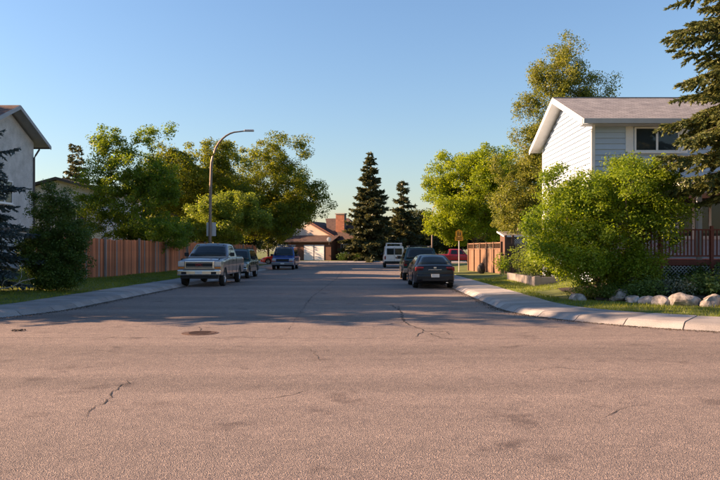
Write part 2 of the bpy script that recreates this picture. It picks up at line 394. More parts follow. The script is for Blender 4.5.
# cracks, seam, drain cover
def crack(pts, w, seed):
    rg = random.Random(seed); P = [Vector((p[0], p[1], 0)) for p in pts]; Q = []
    for a, b in zip(P, P[1:]):
        n = max(3, int((b - a).length / .12))
        for k in range(n): Q.append(a.lerp(b, k / n) + Vector((rg.gauss(0, .022), rg.gauss(0, .03), 0)))
    Q.append(P[-1]); v = []; f = []
    for k, p in enumerate(Q):
        t = (Q[min(k + 1, len(Q) - 1)] - Q[max(k - 1, 0)]).normalized(); nr = Vector((-t.y, t.x, 0)); ww = w * rg.uniform(.25, 1.3) * min(1, .25 + 3 * min(k, len(Q) - 1 - k) / len(Q))
        v += [tuple(p + nr * ww + Vector((0, 0, .004))), tuple(p - nr * ww + Vector((0, 0, .004)))]
        if k: i = 2 * k; f.append((i - 2, i - 1, i + 1, i))
    link('crack', mesh_py('crack', v, f, M['crack']), road)
def gp(px, py, z=0):                              # photo pixel of a ground point -> place on the road
    d = F * (EYE - z) / (py - VY); return ((px - VX) / F * d, d)
for i, (pp, w) in enumerate([([(86, 417), (94, 408), (106, 402), (112, 392), (130, 381), (150, 376)], .008), ([(106, 402), (122, 401)], .005), ([(94, 408), (80, 409)], .004), ([(402, 314), (425, 312), (446, 309)], .010), ([(424, 331), (440, 338), (470, 341)], .008), ([(60, 352), (95, 350), (130, 353)], .007), ([(520, 372), (560, 368), (610, 371)], .006), ([(300, 345), (315, 352), (320, 362)], .005), ([(600, 420), (618, 410), (650, 404)], .005), ([(398, 306), (402, 314), (404, 322), (424, 331), (450, 332)], .028), ([(424, 331), (415, 337)], .014),
                            ([(404, 322), (385, 325)], .010), ([(250, 400), (285, 397), (310, 390)], .007), ([(447, 332), (449, 335)], .012), ([(392, 305), (398, 310)], .018),
                            ([(120, 336), (108, 338), (90, 340)], .012), ([(200, 327), (201, 333)], .012)]):
    crack([gp(*p) for p in pp], w, i)
crack([(-12, 13.2), (-6, 13.15), (-2, 13.1), (3, 13.0), (5.2, 12.95)], .008, 50)
crack([(4.05 - 10.4, 22.0), (-2, 22.2), (3.4, 21.8)], .012, 51)
crack([(-1.6, 14), (-1.9, 24), (-1.7, 40), (-1.9, 60)], .012, 52)
mx, my = gp(200, 333.2)
mh = empty('manhole_cover', (mx, my, .0), 0, 'round rusty iron manhole cover set in the asphalt', 'manhole cover')
fr = MB(); fr.tube([(0, 0, -.03), (0, 0, .006)], .36, 28); fr.build('frame', M['iron'], mh)
lid = MB(); lid.tube([(0, 0, 0), (0, 0, .012)], .30, 28); lo = lid.build('lid', M['iron'], mh)
ri = MB()
for k in range(-3, 4): ri.box(-.22 + abs(k) * .02, .22 - abs(k) * .02, k * .07 - .012, k * .07 + .012, .012, .018)
ri.build('grip_ridges', M['iron'], lo)
mk = MB(); a, b = (-9.25, 16.9), (-8.95, 17.6)
mk.quad((-10.2, 16.55, .005), (-8.9, 17.0, .005), (-8.72, 17.5, .005), (-10.2, 16.95, .005))
mk.build('painted_marking', M['white_mark'], road)

# ------------------------------------------------------------------ vegetation builders
def leaves(C, n, rad, size, rg, flat=.75, up=.35):
    """n leaf quads around each centre C; returns corners (n*len(C)*4,3) and a per-face random"""
    c = np.repeat(C, n, 0); k = len(c)
    r = np.repeat(rad, n)[:, None] if np.ndim(rad) else rad
    d = rg.normal(0, 1, (k, 3)); d /= np.linalg.norm(d, axis=1)[:, None]
    p = c + d * (rg.uniform(0, 1, (k, 1)) ** .5) * r * np.array([1, 1, flat])
    nrm = rg.normal(0, 1, (k, 3)); nrm[:, 2] = np.abs(nrm[:, 2]) + up; nrm += d * .5; nrm /= np.linalg.norm(nrm, axis=1)[:, None]
    t = np.cross(nrm, rg.normal(0, 1, (k, 3))); t /= np.linalg.norm(t, axis=1)[:, None] + 1e-9
    b = np.cross(nrm, t); L = (size * rg.uniform(.6, 1.35, (k, 1)))
    V = np.stack([p - t * L * .5, p + b * L * .30 + nrm * L * .06, p + t * L * .5, p - b * L * .30 + nrm * L * .06], 1).reshape(-1, 3)
    rn = np.clip(np.repeat(rg.uniform(0, 1, len(C)), n) * .5 + rg.uniform(0, 1, k) * .5, 0, 1)
    return V, rn
def skeleton(C, trunk, r0, tip, rg, seg=3):
    nodes = [Vector(t) for t in trunk]; par = [-1] + list(range(len(trunk) - 1)); 
    C = sorted([Vector(c) for c in C], key=lambda c: min((c - n).length for n in nodes)); A = np.array([tuple(n) for n in nodes])
    for c in C:
        dv = np.array(c) - A; dist = np.linalg.norm(dv, axis=1); pen = np.where(dv[:, 2] < .25 * dist, (.25 * dist - dv[:, 2]) * 1.3, 0)
        pen[0] += 5
        j = int(np.argmin(dist + pen)); s = nodes[j]; prev = j
        L = (c - s).length
        for q in range(1, seg + 1):
            t = q / seg; p = s.lerp(c, t) + Vector(rg.normal(0, .035 * L, 3)) * (1 - t) + Vector((0, 0, -.06 * L * math.sin(math.pi * t)))
            nodes.append(p); par.append(prev); prev = len(nodes) - 1
        A = np.array([tuple(n) for n in nodes])
    cnt = [0] * len(nodes); haschild = [False] * len(nodes)
    for i in range(len(nodes)):
        if par[i] >= 0: haschild[par[i]] = True
    for i in reversed(range(len(nodes))):
        if not haschild[i]: cnt[i] += 1
        if par[i] >= 0: cnt[par[i]] += cnt[i]
    ex = math.log(r0 / tip) / math.log(max(2, cnt[0])); rad = [tip * (c ** ex) for c in cnt]
    mb = MB()
    for i in range(len(nodes)):
        if par[i] < 0: continue
        n = 9 if rad[par[i]] > .06 else 4
        ra = rad[par[i]] if par[i] < len(trunk) and i < len(trunk) else min(rad[par[i]], rad[i] * 1.25)
        mb.tube([nodes[par[i]], nodes[i]], [ra, rad[i]], n, False)
    return mb
def tree(name, label, loc, lobes, nclump, nleaf, size, crad, leaf, bark='bark', r0=.18, trunk_h=3, seed=1, cat='tree', group=None, lean=(0, 0), shell=.45, nstem=1, tip=.008, part=('trunk', 'crown'), clip=None):
    rg = np.random.default_rng(seed)
    t = empty(name, loc, 0, label, cat, group)
    vol = np.array([(l[3] * l[4] * l[5]) ** .75 for l in lobes]); vol /= vol.sum()
    idx = rg.choice(len(lobes), nclump, p=vol); L = np.array(lobes, float)[idx]
    d = rg.normal(0, 1, (nclump, 3)); d /= np.linalg.norm(d, axis=1)[:, None]
    rr = shell + (1 - shell) * rg.uniform(0, 1, (nclump, 1)) ** .7; rr *= rg.uniform(.88, 1.1, (nclump, 1))
    C = L[:, :3] + d * rr * L[:, 3:]
    C[:, 2] = np.maximum(C[:, 2], .25)
    if clip is not None: C = C[clip(C)]; nclump = len(C)
    nseg = 6
    tr = [(lean[0] * (k / nseg) + rg.normal(0, .02 * trunk_h) * (k > 0), lean[1] * (k / nseg) + rg.normal(0, .02 * trunk_h) * (k > 0), -.15 + (trunk_h + .15) * k / nseg) for k in range(nseg + 1)]
    mb = skeleton(C, tr, r0, tip, rg)
    if r0 > .09:
        mb.tube([(0, 0, -.2), (0, 0, .12), (0, 0, .45)], [r0 * 1.7, r0 * 1.3, r0 * 1.02], 10, False)
    mb.build(part[0], M[bark], t, smooth=True)
    cr = crad * rg.uniform(.6, 1.3, nclump)
    V, rn = leaves(C, int(nleaf * LEAF_N), cr, size * LEAF_S, rg)
    link(part[1], mesh_np(part[1], V, len(rn), M[leaf], rn), t)
    return t
def lobes_auto(c, r, n, seed, sub=.5, spread=.62):
    """an uneven crown: a main body and n lobes set about it"""
    rg = random.Random(seed); out = [(c[0], c[1], c[2], r[0] * .72, r[1] * .72, r[2] * .75)]
    for k in range(n):
        a = 2 * math.pi * (k + rg.uniform(-.35, .35)) / n * 2.4; h = rg.uniform(-.75, .85); q = math.sqrt(max(.05, 1 - h * h)) * spread
        s = sub * rg.uniform(.6, 1.1)
        out.append((c[0] + math.cos(a) * q * r[0], c[1] + math.sin(a) * q * r[1], c[2] + h * r[2] * .8, r[0] * s, r[1] * s, r[2] * s * .85))
    return out
def spruce(name, label, loc, H, Rb, leaf, seed, z0=.5, step=.42, per=7, twig=.28, card=(.15, .034), ncard=5, power=.8, group=None, droop=.30, cat='spruce', tr=.16, irregular=.25):
    rg = random.Random(seed); nr = np.random.default_rng(seed)
    t = empty(name, loc, 0, label, cat, group); mb = MB()
    mb.tube([(0, 0, -.2), (0, 0, H * .35), (0.03, 0, H * .7), (0, 0.02, H)], [tr * 1.15, tr * .75, tr * .38, .012], 9)
    P = []; D = []; S = []
    z = z0
    while z < H - .15:
        fr_ = 1 - z / H; L0 = Rb * fr_ ** power
        n = max(3, int(per * (.55 + .45 * fr_)))
        for k in range(n):
            a = 2 * math.pi * (k + rg.random()) / n; L = L0 * rg.uniform(1 - irregular * 1.4, 1 + irregular * .6); zz = z + rg.uniform(-1.1, 1.1) * step; dr = droop * rg.uniform(.35, 1.5)
            if L < .12: L = .12
            ca, sa = math.cos(a), math.sin(a); ns = max(3, int(L / .3)); pts = []
            rise = .35 * (1 - fr_) + .02
            for q in range(ns + 1):
                u = q / ns; rr_ = L * u
                h = zz + L * (rise * u - dr * (u ** 1.5) * fr_ ** .4 + .16 * max(0, u - .65) ** 1.2)
                pts.append(Vector((ca * rr_, sa * rr_, h)))
            mb.tube(pts, [max(.006, .014 * L * (1 - .8 * q / ns)) for q in range(ns + 1)], 4, False)
            m = max(3, int(L / twig * 2))
            for q in range(m):
                u = .12 + .88 * (q + rg.random() * .6) / m; x = u * ns; i = min(ns - 1, int(x)); p = pts[i].lerp(pts[i + 1], min(1, x - i)); fd = (pts[i + 1] - pts[i]).normalized()
                side = Vector((-sa, ca, 0)) * (1 if q % 2 else -1)
                lt = (.18 + .42 * L * (1 - u) ** .8 * .55) * rg.uniform(.7, 1.3); lt = min(lt, .85)
                td = (fd * .75 + side * .8 + Vector((0, 0, -.75 * rg.random() + .08))).normalized()
                if u > .95: td = fd
                nc = max(2, int(ncard * lt / .3))
                for c in range(nc):
                    w = (c + rg.random()) / nc
                    P.append(tuple(p + td * (lt * w) + Vector((0, 0, -.12 * lt * w * w)))); D.append(tuple(td)); S.append(rg.uniform(.75, 1.25))
        z += step * rg.uniform(.8, 1.2)
    P = np.array(P); D = np.array(D); S = np.array(S)[:, None]; k = len(P)
    d = D + nr.normal(0, .5, (k, 3)); d /= np.linalg.norm(d, axis=1)[:, None]
    b = np.cross(d, nr.normal(0, 1, (k, 3))); b /= np.linalg.norm(b, axis=1)[:, None] + 1e-9
    V = np.stack([P - d * card[0] * .3 * S, P + b * card[1] * S + d * card[0] * .2 * S, P + d * card[0] * S, P - b * card[1] * S + d * card[0] * .2 * S], 1).reshape(-1, 3)
    mb.build('trunk', M['bark_spruce'], t, smooth=True)
    rn = np.clip(nr.uniform(0, 1, k), 0, 1)
    link('crown', mesh_np('crown', V, k, M[leaf], rn), t)
    return t
LEAF_N, LEAF_S = 1.45, .84
def at(px, d): return (px - VX) / F * d
def zt(py, d): return EYE - (py - VY) / F * d
# ------------------------------------------------------------------ buildings
def slab_uv(name, m, parent, pts, thick, loc=(0, 0, 0), under=None):
    """a sloping slab: pts[0]->pts[1] runs along the eave, pts[1]->pts[2] up the slope; shingle UVs in metres"""
    P = [Vector(p) for p in pts]; n = (P[1] - P[0]).cross(P[2] - P[1]).normalized()
    if n.z < 0: n = -n
    k = len(P); v = [tuple(p) for p in P] + [tuple(p - n * thick) for p in P]
    f = [tuple(range(k)), tuple(reversed(range(k, 2 * k)))] + [((j + 1) % k, j, k + j, k + (j + 1) % k) for j in range(k)]
    if (P[1] - P[0]).cross(P[2] - P[1]).z < 0: f = [tuple(reversed(q)) for q in f]
    me = mesh_py(name, v, f, [m, under or m], fm=[0, 1] + [1] * k)
    u = (P[1] - P[0]).normalized(); w = n.cross(u); uv = me.uv_layers.new(name='UVMap')
    for lp in me.loops:
        p = me.vertices[lp.vertex_index].co; uv.data[lp.index].uv = (p.dot(u), p.dot(w))
    return link(name, me, parent, loc)
def window(parent, x0, x1, z0, z1, y, n=2, fm='white', fw=.06, face='y', dep=.06, sill=True):
    """framed window on a wall facing -y (or -x / +x); n sashes; its glass panes and bars are its own pieces"""
    fr_ = MB(); 
    def B(mb, a0, a1, d0, d1, b0, b1):
        if face == 'y': mb.box(a0, a1, y - d1, y - d0, b0, b1)
        elif face == '-x': mb.box(y - d1, y - d0, a0, a1, b0, b1)
        else: mb.box(y + d0, y + d1, a0, a1, b0, b1)
    B(fr_, x0, x1, 0, dep, z0, z0 + fw); B(fr_, x0, x1, 0, dep, z1 - fw, z1); B(fr_, x0, x0 + fw, 0, dep - .002, z0 + fw, z1 - fw); B(fr_, x1 - fw, x1, 0, dep - .002, z0 + fw, z1 - fw)
    for k in range(1, n):
        c = x0 + (x1 - x0) * k / n; B(fr_, c - fw * .6, c + fw * .6, 0, dep - .004, z0 + fw, z1 - fw)
    w = fr_.build('window', M[fm], parent)
    for k in range(n):
        a0 = x0 + (x1 - x0) * k / n + fw * .6; a1 = x0 + (x1 - x0) * (k + 1) / n - fw * .6
        p = MB(); B(p, a0, a1, .012, .028, z0 + fw * .9, z1 - fw * .9); p.build('pane', M['glass'], w)
    if sill:
        s = MB(); B(s, x0 - .05, x1 + .05, 0, dep + .04, z0 - .05, z0 - .002); s.build('sill', M[fm], w)
    return w

# --- the pale blue two-storey house
HX, HY, HZ = 8.1, 25.0, .70
hs = empty('house', (HX, HY, HZ), 0, 'two storey house with pale blue lap siding and grey shingle gable roof', 'house')
W_, D_ = 13.0, 7.0; SL = .3925; EZ = 5.57; OV = .5
def roof_z(y): return EZ + SL * (min(y, D_ - y) + OV)
m = MB(); top = lambda y: roof_z(y) - .2
m.prism([(0.02, .02, -.9), (0.02, D_ - .02, -.9), (0.02, D_ - .02, top(D_)), (.02, D_ / 2, top(D_ / 2)), (.02, .02, top(0))], (W_, 0, 0)); m.build('wall', M['siding'], hs)
def lap(length, expo=.2):                          # one siding board along +x, lower edge proud
    b = MB(); b.prism([(0, 0, 0), (0, -.05, 0), (0, -.046, expo * .1), (0, -.008, expo + .012), (0, 0, expo + .012)], (length, 0, 0)); return b
me_f = lap(W_).mesh('siding_board', M['siding'])
z = .15; k = 0
while z < 5.5:
    link('siding_board', me_f, hs, (0, 0.02, z)); z += .2
z = -.1
me_g = lap(D_).mesh('siding_board', M['siding'])
while z < roof_z(D_ / 2) - .35:
    zz = z + .2
    if zz < top(0): link('siding_board', me_g, hs, (.02, D_, z), (0, 0, R(-90)))
    else:
        half = max(.1, (roof_z(D_ / 2) - .2 - zz) / SL + .12); half = min(half, D_ / 2)
        link('siding_board', lap(2 * half).mesh('siding_board', M['siding']), hs, (.02, D_ / 2 + half, z), (0, 0, R(-90)))
    z += .2
for (x0, x1, y0, y1) in ((-.03, .07, -.035, .03), (-.035, .03, D_ - .07, D_ + .035)): MB().box(x0, x1, y0, y1, -.5, 5.55).build('corner_trim', M['white'], hs)
rf = slab_uv('roof', M['roof_grey'], hs, [(-.5, -OV, EZ), (W_ + .5, -OV, EZ), (W_ + .5, D_ / 2, roof_z(D_ / 2)), (-.5, D_ / 2, roof_z(D_ / 2))], .10, under=M['white'])
rf2 = slab_uv('roof', M['roof_grey'], hs, [(W_ + .5, D_ + OV, EZ), (-.5, D_ + OV, EZ), (-.5, D_ / 2, roof_z(D_ / 2)), (W_ + .5, D_ / 2, roof_z(D_ / 2))], .10, under=M['white'])
b = MB(); b.box(-.5, W_ + .5, -.06, .06, -.01, .025); b.build('ridge_cap', M['ridge'], rf, (0, D_ / 2, roof_z(D_ / 2)))
g = MB(); g.prism([(-.5, -OV - .12, EZ - .03), (-.5, -OV - .005, EZ - .03), (-.5, -OV - .005, EZ - .19), (-.5, -OV - .09, EZ - .19)], (W_ + 1, 0, 0)); g.build('gutter', M['soffit'], rf)
for s in (0, 1):                                    # barge boards on the gable
    yA, yB = (-OV, D_ / 2) if s == 0 else (D_ + OV, D_ / 2)
    b = MB(); b.prism([(-.535, yA, EZ - .215), (-.535, yB, roof_z(D_ / 2) - .215), (-.535, yB, roof_z(D_ / 2) - .015), (-.535, yA, EZ - .015)], (.033, 0, 0)); b.build('barge_board', M['white'], (rf, rf2)[s])
    b = MB(); b.prism([(-.49, yA, EZ - .13), (-.49, yB, roof_z(D_ / 2) - .13), (-.49, yB, roof_z(D_ / 2) - .115), (-.49, yA, EZ - .115)], (.5, 0, 0)); b.build('soffit', M['white'], (rf, rf2)[s])
b = MB(); b.box(-.49, W_ + .4, -OV + .01, .0, EZ - .215, EZ - .195); b.build('soffit', M['soffit'], rf)
b = MB(); b.tube([(-.07, -.42, EZ - .15), (-.07, -.3, EZ - .28), (-.07, -.07, EZ - .42), (-.07, -.07, .3), (-.12, -.2, .12)], .04, 8); b.build('downspout', M['white'], hs)
# upper window between white panels, lower bay window, porch roof and posts
wx0 = at(634, 25) - HX; wx1 = at(679, 25) - HX
MB().box(wx0 - .30, wx0 - .03, -.035, .02, zt(153, 25) - HZ, 5.36).build('trim_panel', M['white'], hs)
MB().box(wx1 + .03, wx1 + .30, -.035, .02, zt(153, 25) - HZ, 5.36).build('trim_panel', M['white'], hs)
window(hs, wx0, wx1, zt(152, 25) - HZ, 5.34, -.01, 2)
window(hs, wx0 + 4.2, wx1 + 4.4, zt(152, 25) - HZ, 5.34, -.01, 2)
window(hs, at(676, 25) - HX, at(726, 25) - HX, zt(238, 25) - HZ, zt(196, 25) - HZ, -.01, 3, fw=.07)
window(hs, 6.4, 8.4, zt(238, 25) - HZ, zt(196, 25) - HZ, -.01, 2, fw=.07)
MB().box(5.2, 6.1, -.05, .02, .75, 2.85).build('door', M['deck_red'], hs)
pr = slab_uv('porch_roof', M['roof_grey'], hs, [(2.35, -2.6, 3.02), (W_, -2.6, 3.02), (W_, -.02, 3.42), (2.35, -.02, 3.42)], .09, under=M['white'])
MB().box(2.33, W_, -2.64, -2.60, 2.78, 3.03).build('fascia', M['white'], pr)
MB().box(2.35, W_, -2.58, -.03, 2.80, 2.83).build('soffit', M['white'], pr)
for px in (at(699, 22.55) - HX, 6.2, 9.4):
    MB().box(px - .07, px + .07, -2.52, -2.38, .60, 2.80).build('porch_post', M['soffit'], hs, bevel=.01)
window(hs, 2.2, 3.6, .15, .75, .0, 2, face='-x', fw=.05)        # basement window low in the gable wall
MB().box(-.05, -.02, 4.6, 5.4, .2, .9).build('meter_panel', M['soffit'], hs)

# --- deck with red railing
DX, DY, DZ = at(632, 22), 22.0, .70
dk = empty('deck', (DX, DY, DZ), 0, 'raised deck with dark red railing and grey lattice skirt', 'deck')
dw = 9.0; fz = zt(260, 22) - DZ; rz_ = zt(229, 22) - DZ
for k in range(20): MB().box(0, dw, .02 + k * .144, .02 + k * .144 + .138, fz - .04, fz).build('deck_board', M['deck_red'], dk)
MB().box(0, dw, -.03, .012, fz - .17, fz - .005).build('rim_joist', M['deck_red'], dk)
MB().box(-.02, dw, -.05, .05, rz_ - .045, rz_).build('top_rail', M['deck_red'], dk)
MB().box(0, dw, -.02, .02, fz + .10, fz + .15).build('bottom_rail', M['deck_red'], dk)
for x in (0.02, at(661, 22) - DX, at(711.5, 22) - DX, 4.6, 6.4, 8.2): MB().box(x - .045, x + .045, -.052, .048, -.3, rz_ + .10).build('post', M['deck_red'], dk)
bal = MB().box(-.018, .018, -.018, .018, fz + .14, rz_ - .04).mesh('baluster', M['deck_red'])
x = .14
while x < dw - .05: link('baluster', bal, dk, (x, 0, 0)); x += .115
lat = MB(); zb_, zt_ = -.25, fz - .18
for s in (-1, 1):
    x = -1.0
    while x < dw + .6:
        h = zt_ - zb_; x0, x1 = (x, x + h) if s > 0 else (x + h, x)
        lat.prism([(x0 - .018, .0 + s * .006, zb_), (x0 + .018, s * .006, zb_), (x1 + .018, s * .006, zt_), (x1 - .018, s * .006, zt_)], (0, .01, 0)); x += .115
lat.build('lattice_skirt', M['soffit'], dk)
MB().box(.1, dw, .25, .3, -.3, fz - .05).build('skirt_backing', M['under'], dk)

# --- stucco house behind the blue spruce
SX, SY, SZ = -17.0, 30.6, .65
sh = empty('house', (SX, SY, SZ), 0, 'two storey grey stucco house with brown roof behind the blue spruce', 'house')
sd_ = 5.2; se = zt(146, 36.4) - SZ; spk = zt(105, 33.2) - SZ; half = sd_ / 2 + .6; ssl = (spk - se) / half
def srz(y): return se + ssl * (min(y, sd_ - y) + .6)
MB().prism([(0, 0, -.9), (0, sd_, -.9), (0, sd_, srz(sd_) - .2), (0, sd_ / 2, srz(sd_ / 2) - .2), (0, 0, srz(0) - .2)], (-9, 0, 0)).build('wall', M['stucco'], sh)
sr1 = slab_uv('roof', M['roof_brown'], sh, [(-9.6, -.6, se), (.6, -.6, se), (.6, sd_ / 2, spk), (-9.6, sd_ / 2, spk)], .1, under=M['grey_soffit'])
sr2 = slab_uv('roof', M['roof_brown'], sh, [(.6, sd_ + .6, se), (-9.6, sd_ + .6, se), (-9.6, sd_ / 2, spk), (.6, sd_ / 2, spk)], .1, under=M['grey_soffit'])
for s in (0, 1):
    yA, yB = (-.6, sd_ / 2) if s == 0 else (sd_ + .6, sd_ / 2)
    MB().prism([(.605, yA, se - .2), (.605, yB, spk - .2), (.605, yB, spk - .01), (.605, yA, se - .01)], (.03, 0, 0)).build('barge_board', M['grey_soffit'], (sr1, sr2)[s])
MB().box(-9.6, .6, sd_ + .6, sd_ + .70, se - .15, se - .02).build('gutter', M['fascia_brown'], sr2)
MB().box(-9.6, .6, -.70, -.6, se - .15, se - .02).build('gutter', M['fascia_brown'], sr1)
MB().tube([(.06, sd_ + .5, se - .2), (.06, sd_ + .1, se - .55), (.06, sd_ - .05, se - .7), (.06, sd_ - .05, 0)], .045, 8).build('downspout', M['fascia_brown'], sh)
MB().box(-9, .06, -.05, sd_ + .05, 1.9, 2.1).build('belly_band', M['fascia_brown'], sh)
window(sh, 1.5, 3.0, 3.2, 4.3, .0, 2, face='x')
window(sh, -6, -4.2, 3.2, 4.3, .0, 2)

def simple_house(name, label, loc, rz, w, d, eave, slope, wallm, roofm, fasc, ov=.5, ridge='y'):
    """gable house, front wall on local y=0, ridge running along y"""
    h = empty(name, loc, rz, label, 'house'); pk = eave + slope * (w / 2 + ov)
    f = lambda x: eave + slope * (min(x, w - x) + ov)
    MB().prism([(0, 0, -.6), (w, 0, -.6), (w, 0, f(w) - .18), (w / 2, 0, f(w / 2) - .18), (0, 0, f(0) - .18)], (0, d, 0)).build('wall', wallm, h)
    a = slab_uv('roof', roofm, h, [(-ov, d + ov, eave), (-ov, -ov, eave), (w / 2, -ov, pk), (w / 2, d + ov, pk)], .1, under=fasc)
    b = slab_uv('roof', roofm, h, [(w + ov, -ov, eave), (w + ov, d + ov, eave), (w / 2, d + ov, pk), (w / 2, -ov, pk)], .1, under=fasc)
    for (x, p) in ((-ov, a), (w + ov, b)):
        MB().prism([(x, -ov - .035, eave - .2), (w / 2, -ov - .035, pk - .2), (w / 2, -ov - .035, pk - .01), (x, -ov - .035, eave - .01)], (0, .033, 0)).build('barge_board', fasc, p)
    return h
nh = simple_house('house', 'pale sided house with low brown gable behind the dark lilac bush', (at(15, 50), 50, .2), 0, 6.2, 9, zt(191, 50) - .2, .27, M['white'], M['roof_dark'], M['fascia_brown'])
me_n = lap(6.2, .18).mesh('siding_board', M['white'])
for k in range(30): link('siding_board', me_n, nh, (0, 0, .1 + k * .18))
window(nh, 3.6, 5.2, 3.2, 4.4, -.02, 2)
simple_house('house', 'distant house with pale grey roof beside the twin topped spruce', (at(56, 92), 92, 0), R(8), 3.4, 6, zt(186, 92), .45, M['cream'], M['roof_grey'], M['white'], .3)

# --- brown house across the end of the street
fh = empty('house', (at(331, 97), 97, .2), R(-20), 'low brown house with brick chimney and white garage doors across the street end', 'house')
def wallbox(x0, x1, y0, y1, z1, m, name='wall'): return MB().box(x0, x1, y0, y1, -.5, z1).build(name, m, fh)
wallbox(-6.6, 0, 0, 6, 2.75, M['brick_dark']); wallbox(0, 3.8, 2.2, 9, 2.75, M['brick_dark'])
# garage roof: a low slope in front, lit cream gable wall rising behind it
slab_uv('roof', M['roof_dark'], fh, [(-7.1, -.5, 2.65), (.35, -.5, 2.65), (.35, 2.4, 3.55), (-7.1, 2.4, 3.55)], .12, under=M['fascia_brown'])
MB().prism([(-7.2, 2.45, 2.6), (-.2, 2.45, 2.6), (-.2, 2.45, 3.0), (-4.6, 2.45, 5.35), (-7.2, 2.45, 4.2)], (0, 3, 0)).build('gable_wall', M['cream'], fh)
MB().prism([(.05, 2.1, 2.85), (.35, 2.1, 3.05), (-4.55, 2.1, 5.75), (-4.6, 2.1, 5.35)], (0, .34, 0)).build('barge_board', M['brick_red'], fh)
slab_uv('roof', M['roof_dark'], fh, [(.4, 8.5, 2.9), (.4, 2.0, 2.9), (-4.6, 2.0, 5.62), (-4.6, 8.5, 5.62)], .12, under=M['fascia_brown'])
slab_uv('roof', M['roof_dark'], fh, [(-1.2, 1.7, 2.7), (4.3, 1.7, 2.7), (.4, 5.6, 6.1), (-3.2, 5.6, 6.1)], .14, under=M['fascia_brown'])
slab_uv('roof', M['roof_dark'], fh, [(4.3, 1.7, 2.7), (4.3, 9.5, 2.7), (.4, 5.6, 6.1)], .14, under=M['fascia_brown'])
slab_uv('roof', M['roof_dark'], fh, [(4.3, 9.5, 2.7), (-4, 9.5, 2.7), (-3.2, 5.6, 6.1), (.4, 5.6, 6.1)], .14, under=M['fascia_brown'])
for x in (-3.35, -1.75):
    gd = MB().box(x - .74, x + .74, -.06, .02, 0, 2.15).build('garage_door', M['white'], fh)
    for k in range(4): MB().box(x - .70, x + .70, -.075, -.05, .05 + k * .53, .52 + k * .53).build('panel', M['white'], gd)
window(fh, .6, 1.9, 1.0, 2.3, 2.2, 3); window(fh, 2.9, 3.7, .9, 2.2, 2.2, 2)
MB().box(2.05, 2.8, 2.1, 2.25, 0, 2.1).build('door', M['fence_dark'], fh)
ch = MB().box(-.6, .7, 3.2, 4.0, 2.5, 6.55).build('chimney', M['mortar'], fh)
bk = MB().box(0, .31, -.012, .05, 0, .17).mesh('brick', M['brick_red']); bks = MB().box(-.012, .05, 0, .26, 0, .17).mesh('brick', M['brick_red'])
for r in range(20):
    for c in range(4): link('brick', bk, ch, (-.6 + c * .325 + .008, 3.2, 2.8 + r * .185))
    for c in range(3): link('brick', bks, ch, (-.6, 3.2 + c * .268 + .003, 2.8 + r * .185))
MB().box(-.7, .8, 3.1, 4.1, 6.55, 6.7).build('chimney_cap', M['mortar'], ch)
sdh = MB()
for j in range(5):
    pass
ds = MB(); ring = []
for j in range(4):
    for q in range(14):
        t = 2 * math.pi * q / 14; r_ = .33 * j / 3; ds.v.append((r_ * math.cos(t), .35 * r_ * r_ - .0, r_ * math.sin(t)))
for j in range(3):
    for q in range(14): ds.f.append((j * 14 + q, j * 14 + (q + 1) % 14, (j + 1) * 14 + (q + 1) % 14, (j + 1) * 14 + q))
dish = empty('satellite_dish', (at(329, 96.3), 96.3, zt(239.5, 96.3)), 0, 'white round satellite dish at the brown house roof edge', 'satellite dish')
ds.build('dish', M['white'], dish, rot=(R(15), 0, R(-10)), smooth=True); MB().tube([(0, .02, 0), (0, .3, -.25), (.0, .35, -.75)], .03, 6).build('mast', M['pole'], dish)

# --- shed behind the lattice fence
sx = at(506, 46); sb = empty('shed', (sx, 46, .2), 0, 'small pale shed with flat grey roof behind the lattice fence', 'shed')
MB().box(0, 2.0, 0, 2, -.1, 2.45).build('wall', M['fence_dark'], sb)
slab_uv('roof', M['roof_grey'], sb, [(-.2, -.25, 2.4), (2.2, -.25, 2.4), (2.2, 2.2, 2.75), (-.2, 2.2, 2.75)], .1, under=M['white'])
MB().box(.5, 1.3, -.03, .02, 0, 1.9).build('door', M['white'], sb)

# ------------------------------------------------------------------ fences
fl = empty('fence', (-13.4, 28, .25), 0, 'long fence of upright red cedar boards beside the sidewalk', 'fence')
rgf = random.Random(3)
bm_ = [MB().box(-.012, .012, -.066, .066, -.12, 1.92 + dz).mesh('board', M['fence_red']) for dz in (0, .012, .025, -.015)]
bg_ = MB().box(-.012, .012, -.066, .066, -.12, 1.93).mesh('board', M['fence_grey'])
post_m = MB().box(-.05, .05, -.05, .05, -.3, 2.02).mesh('post', M['fence_grey'])
A, B = Vector((0, 0)), Vector((1.5, 48)); L = (B - A).length; nb = 296
ang = math.atan2(-(B.x - A.x), B.y - A.y)
for k in range(nb):
    p = A.lerp(B, (k + .5) / nb); zz = zl(-13.4 + p.x, 28 + p.y) - .25 if 28 + p.y < 76 else -.05
    link('board', bg_ if rgf.random() < .05 else rgf.choice(bm_), fl, (p.x + rgf.uniform(-.006, .006), p.y, zz + rgf.uniform(-.01, .01)), (rgf.uniform(-.008, .008), rgf.uniform(-.006, .006), ang), (1, L / nb / .137, 1))
for k in range(21):
    p = A.lerp(B, k / 20); zz = zl(-13.4 + p.x, min(75, 28 + p.y)) - .25
    link('post', post_m, fl, (p.x + (.07 if k % 2 else -.07), p.y, zz), (0, 0, ang))
for z in (.35, 1.6):
    MB().box(-.06, -.02, 0, L, z, z + .09).build('rail', M['fence_red'], fl, rot=(0, 0, ang))

